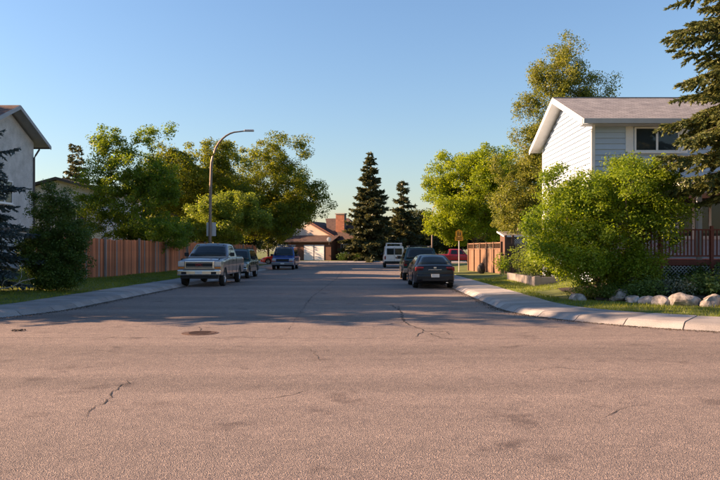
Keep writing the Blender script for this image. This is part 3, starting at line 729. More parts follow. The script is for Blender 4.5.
fa, fb = Vector((at(469, 48.8), 48.8)), Vector((at(502, 40.6), 40.6))
fr2 = empty('fence', (fb.x, fb.y, .28), 0, 'tan board fence with open trellis top beside the yellow sign', 'fence')
dv = fa - fb; L = dv.length; ang = math.atan2(-dv.x, dv.y)
nb = 46; bmesh_b = MB().box(-.012, .012, -.5 * L / nb + .003, .5 * L / nb - .003, -.15, 1.40).mesh('board', M['fence_brown'])
for k in range(nb):
    p = dv * ((k + .5) / nb); link('board', bmesh_b, fr2, (p.x + rgf.uniform(-.004, .004), p.y, 0), (0, rgf.uniform(-.006, .006), ang))
for k in range(6):
    p = dv * (k / 5); link('post', MB().box(-.07, .05, -.05, .05, -.3, 1.86).mesh('post', M['fence_dark'] if k in (0,) else M['fence_brown']), fr2, (p.x - .02, p.y, 0), (0, 0, ang))
for (z0, z1) in ((1.41, 1.47), (1.76, 1.83)): MB().box(-.045, .03, 0, L, z0, z1).build('rail', M['fence_brown'], fr2, rot=(0, 0, ang))
sl_ = MB().box(-.008, .008, -.01, .01, 1.47, 1.76).mesh('slat', M['fence_brown'])
for k in range(60):
    p = dv * ((k + .5) / 60); link('slat', sl_, fr2, (p.x, p.y, 0), (0, 0, ang))

lf = empty('lattice_fence', (fb.x + .15, 40.3, .3), 0, 'dark brown fence with diamond lattice band joining the tan fence corner', 'fence')
for x in (0, .42, 1.65, 2.9): MB().box(x - .06, x + .06, -.06, .06, -.3, 2.2 if x < .5 else 2.12).build('post', M['fence_dark'], lf)
bb = MB().box(-.062, .062, -.012, .012, -.1, 1.66).mesh('board', M['fence_dark'])
for k in range(21): link('board', bb, lf, (.10 + k * .136, .0, 0))
for (z0, z1) in ((1.67, 1.73), (2.03, 2.09)): MB().box(.0, 2.9, -.03, .03, z0, z1).build('rail', M['fence_dark'], lf)
lt = MB()
for s in (-1, 1):
    x = .36
    while x < 2.8:
        x0, x1 = (x, x + .3) if s > 0 else (x + .3, x)
        lt.prism([(x0 - .018, s * .006, 1.73), (x0 + .018, s * .006, 1.73), (x1 + .018, s * .006, 2.03), (x1 - .018, s * .006, 2.03)], (0, .01, 0)); x += .125
lt.build('lattice', M['soffit'], lf)

# planter of grey timbers against the gable
px0 = 6.65
pl = empty('planter', (px0, 27.5, zr(px0, 27.5)), 0, 'low grey timber planter box against the gable wall', 'planter')
for k in range(2):
    MB().box(0, 1.40, 0, .14, -.3 + k * .33 + .002, .03 + k * .33).build('timber', M['timber_grey'], pl, bevel=.012)
    MB().box(0, .14, .143, 5.5, -.3 + k * .33 + .002, .03 + k * .33).build('timber', M['timber_grey'], pl, bevel=.012)
MB().box(-.03, .2, -.03, .2, -.3, .40).build('corner_block', M['timber_grey'], pl, bevel=.015)
MB().box(.14, 1.4, .14, 5.5, -.3, .28).build('soil', M['soil'], pl)

# ------------------------------------------------------------------ lamp posts, signs
def lamp(label, x, y, zbase, H, reach, s=1):
    l = empty('street_lamp', (x, y, zbase), 0, label, 'street lamp')
    pts = [(0, 0, 0), (0, 0, 2.5), (.03, 0, 5), (.08, 0, H * .74)]; 
    for k in range(1, 11):
        t = k / 10; a = R(90) * t
        pts.append((.08 + s * (reach - .55) * (1 - math.cos(a)), 0, H * .74 + (H * .255) * math.sin(a)))
    pts.append((s * reach, 0, H * .998 + .03))
    if s < 0: pts = [(p[0] if p[0] < 0.2 else p[0], p[1], p[2]) for p in pts]
    n = len(pts)
    MB().tube(pts, [.10 - .062 * k / (n - 1) for k in range(n)], 10).build('pole', M['pole'], l, smooth=True)
    MB().box(-.17, .17, -.17, .17, -.05, .06).build('base_plate', M['pole'], l, bevel=.01)
    MB().box(s * reach - .1, s * reach + .5, -.13, .13, H - .03, H + .09).build('luminaire', M['sign_back'], l, bevel=.04)
    return l
LX = at(210, 44); lm = lamp('tall curved steel street lamp on the sidewalk behind the silver pickup', LX, 44, .15, zt(131, 44) - .15, at(246, 44) - LX)
sg = empty('street_sign', (LX + .05, 44.12, zt(236, 44)), 0, 'grey sign back strapped to the curved lamp post', 'sign')
MB().box(-.30, .30, 0, .012, 0, .86).build('plate', M['sign_back'], sg, bevel=.003)
for z in (.2, .65): MB().box(-.14, .14, -.025, 0, z - .025, z + .025).build('bracket', M['sign_back'], sg)
lamp('far slim street lamp rising among the dark trees', at(432, 88), 88, .15, zt(196, 88) - .15, -1.6, -1)
ys = 46.0; yx = at(459, ys)
yg = empty('playground_sign', (yx, ys, zr(yx, ys)), 0, 'yellow warning sign with lower tab on a thin steel post', 'sign')
zb0 = zr(yx, ys)
MB().tube([(0, 0, -.2), (0, 0, zt(231, ys) - zb0)], .03, 8).build('post', M['sign_back'], yg)
u0 = zt(236.5, ys) - zb0; u1 = zt(230, ys) - zb0
pn = MB(); pn.prism([(-.22, -.045, u0), (.22, -.045, u0), (.22, -.045, u1 - .08), (.10, -.045, u1 - .02), (0, -.045, u1 + .06), (-.10, -.045, u1 - .02), (-.22, -.045, u1 - .08)], (0, .01, 0)); pn.build('plate', M['sign_yellow'], yg)
tb = MB().box(-.27, .27, -.045, -.035, zt(240.8, ys) - zb0, u0 - .015).build('lower_tab', M['sign_yellow'], yg)
pic = MB()
for (x, s_) in ((-.07, 1), (.07, .85)):
    pic.tube([(x, -.049, u0 + .30 * s_), (x, -.0475, u0 + .30 * s_)], .035 * s_, 10)
    pic.prism([(x - .035, -.049, u0 + .12), (x + .035, -.049, u0 + .12), (x + .028, -.049, u0 + .26 * s_), (x - .028, -.049, u0 + .26 * s_)], (0, .002, 0))
    pic.prism([(x - .05, -.049, u0 + .03), (x - .025, -.049, u0 + .03), (x + .0, -.049, u0 + .12), (x - .03, -.049, u0 + .12)], (0, .002, 0))
    pic.prism([(x + .03, -.049, u0 + .03), (x + .055, -.049, u0 + .03), (x + .03, -.049, u0 + .12), (x + .005, -.049, u0 + .12)], (0, .002, 0))
pic.build('pictogram', M['text_dark'], yg)
for q in (0, 1): MB().box(-.20 + .03 * q, .20 - .03 * q, -.049, -.044, u0 - .10 - q * .10, u0 - .06 - q * .10).build('print_line', M['text_dark'], tb)
gb = empty('garbage_bag', (at(486.5, 42.5) - .32, 42.3, zr(6.9, 42.3)), 0, 'full black garbage bag slumped against the tan fence', 'bag')
bm = bmesh.new(); bmesh.ops.create_icosphere(bm, subdivisions=3, radius=1)
for v in bm.verts:
    q = v.co.copy(); nz = mnoise.noise(q * 1.7) * .34 + mnoise.noise(q * 5) * .08
    tp = .30 if q.z > .55 else 0
    v.co = Vector((q.x * .22 * (1 + nz) * (1 - .2 * max(0, q.z)), q.y * .24 * (1 + nz) * (1 - .2 * max(0, q.z)), .27 + q.z * .28 * (1 + nz)))
me = bpy.data.meshes.new('bag_body'); bm.to_mesh(me); bm.free(); me.materials.append(M['bag'])
for p_ in me.polygons: p_.use_smooth = True
link('bag_body', me, gb, scale=(1.15, .75, 1.18)); MB().tube([(.02, 0, .58), (.03, 0, .63), (.05, .01, .68)], [.12, .06, .05], 7).build('tied_neck', M['bag'], gb, smooth=True)

# ------------------------------------------------------------------ vehicles
def interp(P, y):
    if y <= P[0][0]: return P[0][1]
    for (a, b), (c, d) in zip(P, P[1:]):
        if y <= c: return b + (d - b) * (y - a) / max(1e-6, c - a)
    return P[-1][1]
def loft(rings, name, m, parent):
    n = len(rings[0]); v = [p for r_ in rings for p in r_]; f = []
    for k in range(len(rings) - 1):
        for j in range(n):
            a = k * n + j; b2 = k * n + (j + 1) % n; f.append((b2, a, a + n, b2 + n))
    f.append(tuple(range(n))); f.append(tuple((len(rings) - 1) * n + j for j in reversed(range(n))))
    me = mesh_py(name, v, f, m); bm = bmesh.new(); bm.from_mesh(me); bmesh.ops.recalc_face_normals(bm, faces=bm.faces); bm.to_mesh(me); bm.free()
    for p in me.polygons: p.use_smooth = True
    me.set_sharp_from_angle(angle=R(38)); return link(name, me, parent)
def wheel_meshes(r, w=.22):
    prof = [(r * .60, -w / 2), (r * .94, -w / 2), (r, -w * .36), (r, w * .36), (r * .94, w / 2), (r * .60, w / 2)]
    n = 22; v = []; f = []
    for q in range(n):
        t = 2 * math.pi * q / n
        for (a, b) in prof: v.append((b, a * math.cos(t), a * math.sin(t)))
    k = len(prof)
    for q in range(n):
        for j in range(k - 1): f.append((q * k + j, q * k + j + 1, ((q + 1) % n) * k + j + 1, ((q + 1) % n) * k + j))
        f.append((q * k + k - 1, q * k, ((q + 1) % n) * k, ((q + 1) % n) * k + k - 1))
    ty = mesh_py('tyre', v, f, M['tyre'], True)
    mb = MB(); 
    mb.tube([(-w * .30, 0, 0), (-w * .20, 0, 0)], r * .60, 22)
    rim = MB(); rim.tube([(w * .18, 0, 0), (w * .36, 0, 0)], r * .16, 10)
    for q in range(6):
        t = 2 * math.pi * q / 6; c, s_ = math.cos(t), math.sin(t)
        for sg_ in (1,):
            i = len(rim.v); a = r * .07
            for (rr_, aa) in ((r * .1, a), (r * .60, a * .9)):
                for (x, o_) in ((w * .14, -aa), (w * .30, -aa), (w * .30, aa), (w * .14, aa)): rim.v.append((x, c * rr_ - s_ * o_, s_ * rr_ + c * o_))
            for q4 in range(4): rim.f.append((i + q4, i + (q4 + 1) % 4, i + 4 + (q4 + 1) % 4, i + 4 + q4))
    n0 = len(rim.v)
    for q in range(22):
        t = 2 * math.pi * q / 22
        for (a, b) in ((r * .61, w * .44), (r * .52, w * .40), (r * .50, w * .1), (r * .61, w * .1)): rim.v.append((b, a * math.cos(t), a * math.sin(t)))
    for q in range(22):
        for j in range(3): rim.f.append((n0 + q * 4 + j, n0 + q * 4 + j + 1, n0 + ((q + 1) % 22) * 4 + j + 1, n0 + ((q + 1) % 22) * 4 + j))
    return ty, rim.mesh('rim', M['rim'], True), mb.mesh('brake_disc', M['under'])
def car(name, label, cat, loc, rz, S):
    c = empty(name, loc, rz, label, cat); L, hw = S['L'], S['W'] / 2; top = S['top']; zc = S['zc']; rw = S['rw']; pm = M[S['paint']]
    ys_ = set(np.linspace(-L / 2, L / 2, 44).tolist()) | {p[0] for p in top}
    ra = rw + .06
    for wy in S['wy']:
        for t in range(0, 13): ys_.add(wy - ra * math.cos(math.pi * t / 12))
        ys_ |= {wy - ra - .004, wy + ra + .004}
    ys_ = sorted(y for y in ys_ if -L / 2 <= y <= L / 2)
    def zbot(y):
        z = zc
        e = max(0, abs(y) - (L / 2 - .35)) / .35; z += e * e * S.get('rise', .12)
        for wy in S['wy']:
            if abs(y - wy) <= ra: z = max(z, rw + math.sqrt(max(0, ra * ra - (y - wy) ** 2)) * .98)
        return z
    def wid(y):
        e = max(0, abs(y) - (L / 2 - S.get('nose', .55))) / S.get('nose', .55)
        return hw * (1 - (S.get('nf', .10) if y > 0 else S.get('nr', .08)) * e * e)
    rings = []
    for y in ys_:
        zb, z1, w = zbot(y), interp(top, y), wid(y); h = max(.03, z1 - zb); z1 = zb + h
        sh_ = min(.15, h * .35)
        half = [(0, zb), (w * .95, zb), (w * .992, zb + .03 * h), (w, zb + (z1 - zb) * .55), (w * .99, z1 - sh_), (w * .962, z1 - sh_ * .38), (w * .90, z1 - sh_ * .08), (w * .80, z1), (w * .45, z1 + .012), (0, z1 + .018)]
        ring = [(x, y, z) for (x, z) in half] + [(-x, y, z) for (x, z) in reversed(half[1:-1])]
        rings.append(ring)
    body = loft(rings, 'body', pm, c)
    MB().box(-hw * .72, hw * .72, -L / 2 + .3, L / 2 - .3, zc - .06, zc + .45).build('underbody', M['under'], c)
    # cabin
    y0, y1, y2, y3 = S['cab']; zroof = S['roof']; zb0 = S['belt']; wb, wt = S.get('wb', hw * .955), S['wt']
    def cw(z): return wb + (wt - wb) * (z - zb0) / (zroof - zb0)
    def croof(y):
        if y < y1: return zb0 + (zroof - .03 - zb0) * (y - y0) / (y1 - y0)
        if y > y2: return zb0 + (zroof - .03 - zb0) * (y3 - y) / (y3 - y2)
        t = (y - y1) / (y2 - y1); return zroof - .03 + .03 * math.sin(math.pi * t) ** .6
    rings = []
    for y in sorted(set(np.linspace(y0 + .01, y1, 6).tolist() + np.linspace(y1, y2, 9).tolist() + np.linspace(y2, y3 - .01, 6).tolist())):
        z1 = croof(y); w = cw(z1); zlow = interp(top, y) - .04; zlow = min(zlow, z1 - .02)
        half = [(0, zlow), (wb, zlow), (cw(max(zlow + .01, z1 - .07)), max(zlow + .01, z1 - .07)), (w - .025, z1 - .018), (w - .09, z1), (0, z1 + .02)]
        rings.append([(x, y, z) for (x, z) in half] + [(-x, y, z) for (x, z) in reversed(half[1:-1])])
    cab = loft(rings, 'cabin', M[S.get('cabpaint', S['paint'])], c)
    for poly in S['side']:
        for sx_ in (1, -1):
            pts = [(sx_ * (cw(z) + .006), y, z) for (y, z) in poly]
            g_ = MB(); g_.prism(pts, (-sx_ * .012, 0, 0)); g_.build('side_window', M['carglass'], cab)
    def screen(ya, za, yb, zbb, nm, ins):
        d = Vector((0, yb - ya, zbb - za)); nn = Vector((0, -d.z, d.y)).normalized()
        if (nn.y > 0) != (ya > yb): nn = -nn
        q = MB(); nu, nv = 9, 5
        for i in range(nv):
            t = .08 + .84 * i / (nv - 1); z = za + d.z * t
            for j in range(nu):
                u = -1 + 2 * j / (nu - 1); bulge = .020 + .040 * (1 - u * u) + .012 * math.sin(math.pi * t)
                q.v.append(tuple(Vector((u * (cw(z) - ins), ya + d.y * t, z)) + nn * bulge))
        for i in range(nv - 1):
            for j in range(nu - 1): q.f.append((i * nu + j, i * nu + j + 1, (i + 1) * nu + j + 1, (i + 1) * nu + j))
        k0 = len(q.v); edge = [j for j in range(nu)] + [i * nu + nu - 1 for i in range(1, nv)] + [(nv - 1) * nu + j for j in reversed(range(nu - 1))] + [i * nu for i in reversed(range(1, nv - 1))]
        for e in edge: q.v.append(tuple(Vector(q.v[e]) - nn * .03))
        for k in range(len(edge)): k2 = (k + 1) % len(edge); q.f.append((edge[k2], edge[k], k0 + k, k0 + k2))
        return q.build(nm, M['carglass'], cab, smooth=True)
    screen(y3, zb0, y2, zroof - .03, 'windscreen', .08)
    if S.get('rearwin', True): screen(y0, zb0, y1, zroof - .03, 'rear_window', S.get('rwin', .10))
    ty, rim, bd = S.setdefault('_w', wheel_meshes(rw))
    for wy in S['wy']:
        for sx_ in (1, -1):
            w = empty('wheel', (sx_ * (hw - .13), wy, rw)); w.parent = c; w.rotation_euler = (0, 0, 0 if sx_ > 0 else math.pi)
            link('tyre', ty, w); link('rim', rim, w); link('brake_disc', bd, w)
    for sx_ in (1, -1):                              # mirrors
        MB().box(-.10, .10, -.05, .06, -.08, .10).build('mirror', M[S.get('mirror', 'black')], c, (sx_ * (wb + .14), y3 - S.get('mback', .35), zb0 + .10), bevel=.03)
        for hy in S.get('handles', []): MB().box(-.012, .012, -.09, .09, -.018, .018).build('door_handle', M['black'], c, (sx_ * (hw + .004), hy, zb0 - .17), bevel=.006)
        for sy in S.get('seams', []): MB().box(-.004, .004, -.006, .006, zc + .05, zb0 - .02).build('door_seam', M['under'], c, (sx_ * (hw - .001), sy, 0))
    for bx in S.get('parts', []):
        nm, mm, x0, x1, a0, a1, z0, z1, bv, mir = bx
        for sg_ in ((1, -1) if mir else (1,)):
            xa, xb = (x0, x1) if sg_ > 0 else (-x1, -x0)
            cx, cy, cz = (xa + xb) / 2, (a0 + a1) / 2, (z0 + z1) / 2
            MB().box(xa - cx, xb - cx, a0 - cy, a1 - cy, z0 - cz, z1 - cz).build(nm, M[mm], c, (cx, cy, cz), bevel=bv, seg=3)
    for (txt, mm, size, x, y, z, ry) in S.get('text', []):
        cu = bpy.data.curves.new('emblem', 'FONT'); cu.body = txt; cu.size = size; cu.align_x = 'CENTER'; cu.align_y = 'CENTER'; cu.extrude = .006
        tmp = bpy.data.objects.new('emblem', cu); COL.objects.link(tmp); dg = bpy.context.evaluated_depsgraph_get(); me = bpy.data.meshes.new_from_object(tmp.evaluated_get(dg)); bpy.data.objects.remove(tmp)
        me.materials.clear(); me.materials.append(M[mm]); link('emblem', me, c, (x, y, z), (R(90), 0, ry))
    return c

P_SIERRA = dict(L=5.85, W=1.98, rw=.405, zc=.50, wy=(1.98, -1.72), paint='silver_p', belt=1.33, roof=1.96, wt=.74, cab=(-1.0, -.82, .42, 1.22), rise=.10, nose=.6, nf=.09, nr=.02,
    top=[(-2.925, 1.32), (-1.1, 1.34), (1.0, 1.33), (1.3, 1.30), (2.5, 1.25), (2.82, 1.20), (2.925, 1.10)],
    side=[[(.28, 1.39), (.90, 1.39), (.38, 1.83), (.28, 1.85)], [(-.72, 1.39), (.22, 1.39), (.22, 1.85), (-.62, 1.85)]], handles=(.0,), seams=(1.15, .25, -.75), mirror='black',
    parts=[('bumper', 'chrome', -.97, .97, 2.86, 3.05, .52, .76, .05, False), ('air_dam', 'black', -.85, .85, 2.70, 2.93, .36, .53, .03, False), ('grille_surround', 'chrome', -.66, .66, 2.88, 2.955, .80, 1.16, .03, False),
        ('grille', 'black', -.60, .60, 2.90, 2.97, .85, 1.11, .02, False), ('headlight', 'headlight', .67, .95, 2.80, 2.94, .92, 1.15, .03, True), ('turn_signal', 'amber', .68, .94, 2.81, 2.935, .81, .895, .02, True),
        ('number_plate', 'plate', -.16, .16, 3.04, 3.06, .58, .70, .004, False), ('fog_lamp', 'black', .55, .78, 3.03, 3.06, .57, .68, .01, True), ('rear_bumper', 'chrome', -.95, .95, -3.02, -2.88, .55, .76, .04, False),
        ('tail_light', 'taillight', .86, .97, -2.95, -2.88, .85, 1.2, .02, True), ('bed_liner', 'black', -.80, .80, -2.8, -1.1, 1.33, 1.362, .005, False), ('tow_hook', 'black', .40, .48, 2.9, 3.0, .44, .52, .01, True), ('grille_bar', 'chrome', -.59, .59, 2.93, 2.974, .885, .897, .003, False), ('grille_bar', 'chrome', -.59, .59, 2.93, 2.974, 1.065, 1.077, .003, False), ('hood_seam', 'under', .84, .85, 1.4, 2.80, 1.20, 1.262, 0, True), ('wiper', 'black', .05, .62, 1.15, 1.17, 1.37, 1.39, .004, True), ('bumper_step', 'black', -.70, .70, 2.9, 3.058, .745, .768, .005, False), ('cab_lamp', 'amber', .25, .33, .30, .40, 1.965, 1.995, .01, True)],
    text=[('GMC', 'red_text', .15, 0, 2.972, .98, R(180))])
car('pickup_truck', 'silver pickup truck with dark grille parked at the kerb', 'pickup', (-7.45, 34.2, 0), math.pi, P_SIERRA)
P_GREEN = dict(L=4.5, W=1.78, rw=.36, zc=.36, wy=(1.42, -1.32), paint='green_p', belt=1.06, roof=1.72, wt=.64, cab=(-2.1, -1.75, .35, .98), nose=.5, nf=.08, nr=.05,
    top=[(-2.25, 1.0), (-2.1, 1.06), (.8, 1.06), (1.0, 1.03), (2.0, .95), (2.2, .86), (2.25, .78)],
    side=[[(.2, 1.11), (.75, 1.11), (.3, 1.62), (.2, 1.63)], [(-.7, 1.11), (.13, 1.11), (.13, 1.63), (-.7, 1.63)], [(-1.85, 1.11), (-.8, 1.11), (-.8, 1.63), (-1.6, 1.62)]], handles=(.0, -.9), seams=(.85, .16, -.75),
    parts=[('bumper', 'chrome', -.88, .88, 2.16, 2.34, .42, .62, .05, False), ('grille', 'chrome', -.45, .45, 2.19, 2.27, .66, .84, .02, False), ('headlight', 'headlight', .50, .82, 2.12, 2.265, .68, .86, .03, True),
        ('side_cladding', 'tan_p', .86, .905, -1.0, 1.05, .40, .62, .015, True), ('roof_rack', 'black', .48, .54, -1.6, .2, 1.74, 1.80, .02, True), ('number_plate', 'plate', -.16, .16, 2.33, 2.35, .46, .57, .004, False), ('rear_bumper', 'black', -.86, .86, -2.34, -2.2, .42, .6, .04, False)])  # tan side strips put the reflection low on the green body into colour
car('sport_utility', 'dark green sport utility with a tan reflection painted low on its sides behind the silver pickup', 'suv', (-7.66, 42.2, 0), math.pi, P_GREEN)
P_BLUE = dict(L=4.8, W=1.90, rw=.35, zc=.34, wy=(1.55, -1.30), paint='blue_p', belt=1.12, roof=1.92, wt=.74, cab=(-2.36, -2.15, .75, 1.62), nose=.4, nf=.08, nr=.03,
    top=[(-2.4, 1.05), (-2.3, 1.12), (1.5, 1.12), (1.7, 1.08), (2.2, .98), (2.36, .90), (2.4, .82)],
    side=[[(.45, 1.18), (1.35, 1.18), (.85, 1.78), (.45, 1.80)], [(-.8, 1.18), (.38, 1.18), (.38, 1.80), (-.8, 1.80)], [(-2.1, 1.18), (-.9, 1.18), (-.9, 1.80), (-2.0, 1.80)]], handles=(.5,), seams=(1.45, .41, -.85),
    parts=[('bumper', 'silver_p', -.93, .93, 2.30, 2.50, .40, .64, .05, False), ('grille', 'black', -.52, .52, 2.34, 2.42, .68, .90, .02, False), ('headlight', 'headlight', .55, .86, 2.28, 2.42, .74, .92, .03, True), ('turn_signal', 'amber', .56, .86, 2.28, 2.415, .67, .735, .02, True),
        ('side_stripe', 'tan_p', .90, .962, -2.0, 1.0, .45, .66, .015, True), ('roof_rail', 'silver_p', .55, .61, -1.9, .6, 1.95, 2.03, .02, True), ('rack_bar', 'silver_p', -.72, .72, -.1, 0, 2.03, 2.09, .02, False), ('rack_bar', 'silver_p', -.72, .72, -1.5, -1.4, 2.03, 2.09, .02, False),
        ('number_plate', 'plate', -.16, .16, 2.49, 2.51, .46, .58, .004, False), ('rear_bumper', 'silver_p', -.92, .92, -2.5, -2.36, .42, .62, .04, False), ('dash_paper', 'plate', -.35, .25, 1.38, 1.60, 1.13, 1.16, .004, False)])
car('minivan', 'blue van with silver bumper and roof rack parked under the elm', 'van', (-6.95, 60.6, 0), math.pi, P_BLUE)
P_SEDANR = dict(L=4.5, W=1.75, rw=.31, zc=.22, wy=(1.35, -1.30), paint='red_p', belt=.92, roof=1.38, wt=.56, cab=(-1.95, -1.1, .3, 1.15), nose=.7, nf=.16, nr=.12,
    top=[(-2.25, .78), (-2.15, .88), (-1.6, .95), (.9, .93), (1.2, .90), (1.9, .76), (2.15, .66), (2.25, .54)],
    side=[[(-.3, .97), (.75, .97), (.2, 1.28), (-.3, 1.30)], [(-1.4, .97), (-.38, .97), (-.38, 1.30), (-.95, 1.28)]], handles=(.0, -1.0), seams=(.9, -.34),
    parts=[('bumper', 'red_p', -.80, .80, 2.0, 2.28, .26, .48, .08, False), ('headlight', 'headlight', .45, .78, 1.98, 2.17, .56, .66, .03, True), ('tail_light', 'taillight', .5, .8, -2.24, -2.1, .68, .8, .02, True)])
car('hatchback_car', 'low red car parked crosswise beyond the blue van', 'car', (at(262, 83) + 2.2, 83, 0), R(90), P_SEDANR)
P_WVAN = dict(L=5.2, W=1.95, rw=.35, zc=.42, wy=(1.6, -1.45), paint='white_p', belt=1.15, roof=2.02, wt=.83, cab=(-2.58, -2.48, 1.0, 1.75), nose=.3, nf=.08, nr=.02, rwin=.14, rearwin=False,
    top=[(-2.6, 1.12), (-2.5, 1.15), (1.5, 1.15), (1.8, 1.1), (2.4, 1.0), (2.6, .85)],
    side=[[(.6, 1.2), (1.5, 1.2), (1.05, 1.86), (.6, 1.88)], [(-2.3, 1.25), (-1.2, 1.25), (-1.2, 1.86), (-2.3, 1.86)]], handles=(.7,), seams=(1.55, .5, -.9),
    parts=[('rear_window', 'carglass', .05, .70, -2.62, -2.50, 1.22, 1.80, .02, True), ('tail_light', 'taillight', .80, .92, -2.64, -2.5, .78, 1.10, .02, True), ('bumper', 'black', -.93, .93, -2.72, -2.5, .44, .62, .04, False),
        ('door_seam', 'under', -.008, .008, -2.608, -2.55, .62, 1.9, 0, False), ('rack_post', 'white_p', .66, .72, -2.2, -2.12, 2.0, 2.22, .01, True), ('rack_post', 'white_p', .66, .72, .2, .28, 2.0, 2.22, .01, True),
        ('rack_rail', 'white_p', .65, .73, -2.4, .6, 2.22, 2.28, .015, True), ('rack_bar', 'white_p', -.72, .72, -2.2, -2.13, 2.24, 2.30, .01, False), ('rack_bar', 'white_p', -.72, .72, .2, .27, 2.24, 2.30, .01, False),
        ('number_plate', 'plate', -.45, -.15, -2.625, -2.6, .75, .88, .004, False), ('door_lettering', 'text_dark', .10, .72, -2.611, -2.56, .86, 1.0, 0, False), ('door_lettering', 'text_dark', .32, .66, -2.612, -2.56, 1.02, 1.10, 0, False)])
car('cargo_van', 'white cargo van with ladder rack parked towards the street end', 'van', (2.62, 67.2, 0), 0, P_WVAN)
P_SUV = dict(L=4.75, W=1.88, rw=.38, zc=.40, wy=(1.45, -1.35), paint='green_p', belt=1.12, roof=1.80, wt=.70, cab=(-2.34, -2.02, .45, 1.15), nose=.4, nf=.1, nr=.05,
    top=[(-2.375, 1.05), (-2.3, 1.12), (.95, 1.12), (1.2, 1.08), (2.1, 1.0), (2.3, .92), (2.375, .8)],
    side=[[(.3, 1.17), (.9, 1.17), (.4, 1.68), (.3, 1.70)], [(-.8, 1.17), (.23, 1.17), (.23, 1.70), (-.8, 1.70)], [(-2.05, 1.17), (-.9, 1.17), (-.9, 1.70), (-1.85, 1.68)]], handles=(.1, -.95), seams=(1.0, .26, -.85),
    parts=[('lower_cladding', 'tan_p', .905, .955, -.9, 1.0, .44, .70, .015, True), ('bumper', 'tan_p', -.92, .92, -2.50, -2.30, .44, .68, .05, False), ('tail_light', 'taillight', .74, .90, -2.41, -2.28, .80, 1.12, .02, True), ('number_plate', 'plate', -.16, .16, -2.40, -2.37, .80, .93, .004, False),  # tan side strips paint the sunlight reflecting low on the left flank
        ('roof_rail', 'silver_p', .56, .61, -1.8, .2, 1.82, 1.88, .02, True), ('rack_bar', 'black', -.58, .58, -.4, -.34, 1.86, 1.89, .01, False), ('rack_bar', 'black', -.58, .58, -1.5, -1.44, 1.86, 1.89, .01, False), ('rear_wiper', 'black', -.02, .3, -2.30, -2.27, 1.17, 1.19, 0, False), ('headlight', 'headlight', .5, .85, 2.22, 2.4, .7, .88, .03, True)])
car('sport_utility', 'dark sport utility with tan bumper and roof rails in front of the black sedan', 'suv', (2.92, 39.6, 0), 0, P_SUV)
P_SEDAN = dict(L=4.5, W=1.78, rw=.32, zc=.24, wy=(1.35, -1.30), paint='black_p', belt=.97, roof=1.44, wt=.56, cab=(-1.95, -1.15, .25, 1.15), nose=.7, nf=.15, nr=.12, rise=.10, rwin=.13, mirror='black_p', mback=.5,
    top=[(-2.25, .86), (-2.2, .98), (-2.05, 1.02), (-1.5, .99), (.9, .97), (1.2, .93), (1.9, .80), (2.15, .70), (2.25, .56)],
    side=[[(-.35, 1.01), (.72, 1.01), (.15, 1.34), (-.35, 1.37)], [(-1.45, 1.01), (-.43, 1.01), (-.43, 1.37), (-1.0, 1.34)]], handles=(.0, -1.0), seams=(.9, -.38),
    parts=[('bumper', 'black_p', -.80, .80, -2.34, -2.05, .32, .62, .09, False), ('tail_light', 'taillight', .46, .84, -2.25, -2.0, .74, .93, .05, True), ('reverse_lamp', 'headlight', .56, .68, -2.245, -2.15, .78, .83, .015, True), ('number_plate', 'plate', -.17, .17, -2.36, -2.33, .49, .63, .004, False),
        ('boot_trim', 'chrome', -.28, .28, -2.262, -2.24, .80, .82, .004, False), ('emblem', 'chrome', -.06, .06, -2.262, -2.235, .86, .93, .01, False), ('bumper_insert', 'black', -.55, .55, -2.36, -2.25, .33, .42, .02, False), ('exhaust', 'chrome', .45, .55, -2.35, -2.15, .24, .29, .015, False), ('boot_seam', 'under', -.55, .55, -2.257, -2.22, .675, .682, 0, False)])
car('sedan_car', 'black sedan with white number plate parked beside the curved kerb', 'car', (2.90, 32.0, 0), R(1.0), P_SEDAN)
P_RPICK = dict(L=5.4, W=1.9, rw=.37, zc=.45, wy=(1.75, -1.5), paint='red_p', belt=1.12, roof=1.76, wt=.70, cab=(-1.0, -.85, .55, 1.15), nose=.4, nf=.08, nr=.02,
    top=[(-2.7, 1.12), (-1.1, 1.14), (.95, 1.13), (1.2, 1.09), (2.3, 1.0), (2.6, .92), (2.7, .8)],
    side=[[(.1, 1.17), (.85, 1.17), (.5, 1.64), (.1, 1.66)], [(-.75, 1.17), (.03, 1.17), (.03, 1.66), (-.65, 1.66)]], handles=(.2, -.5), seams=(1.0, .06, -.85),
    parts=[('bumper', 'chrome', -.92, .92, 2.62, 2.8, .45, .68, .05, False), ('headlight', 'headlight', .55, .85, 2.58, 2.72, .74, .92, .03, True), ('rear_bumper', 'chrome', -.9, .9, -2.8, -2.66, .48, .68, .04, False), ('tail_light', 'taillight', .8, .93, -2.72, -2.66, .78, 1.05, .02, True), ('bed_liner', 'black', -.76, .76, -2.6, -1.1, 1.13, 1.16, .005, False)])
car('pickup_truck', 'red pickup truck seen sideways behind the yellow sign post', 'pickup', (at(456, 84), 84, 0), R(-90), P_RPICK)
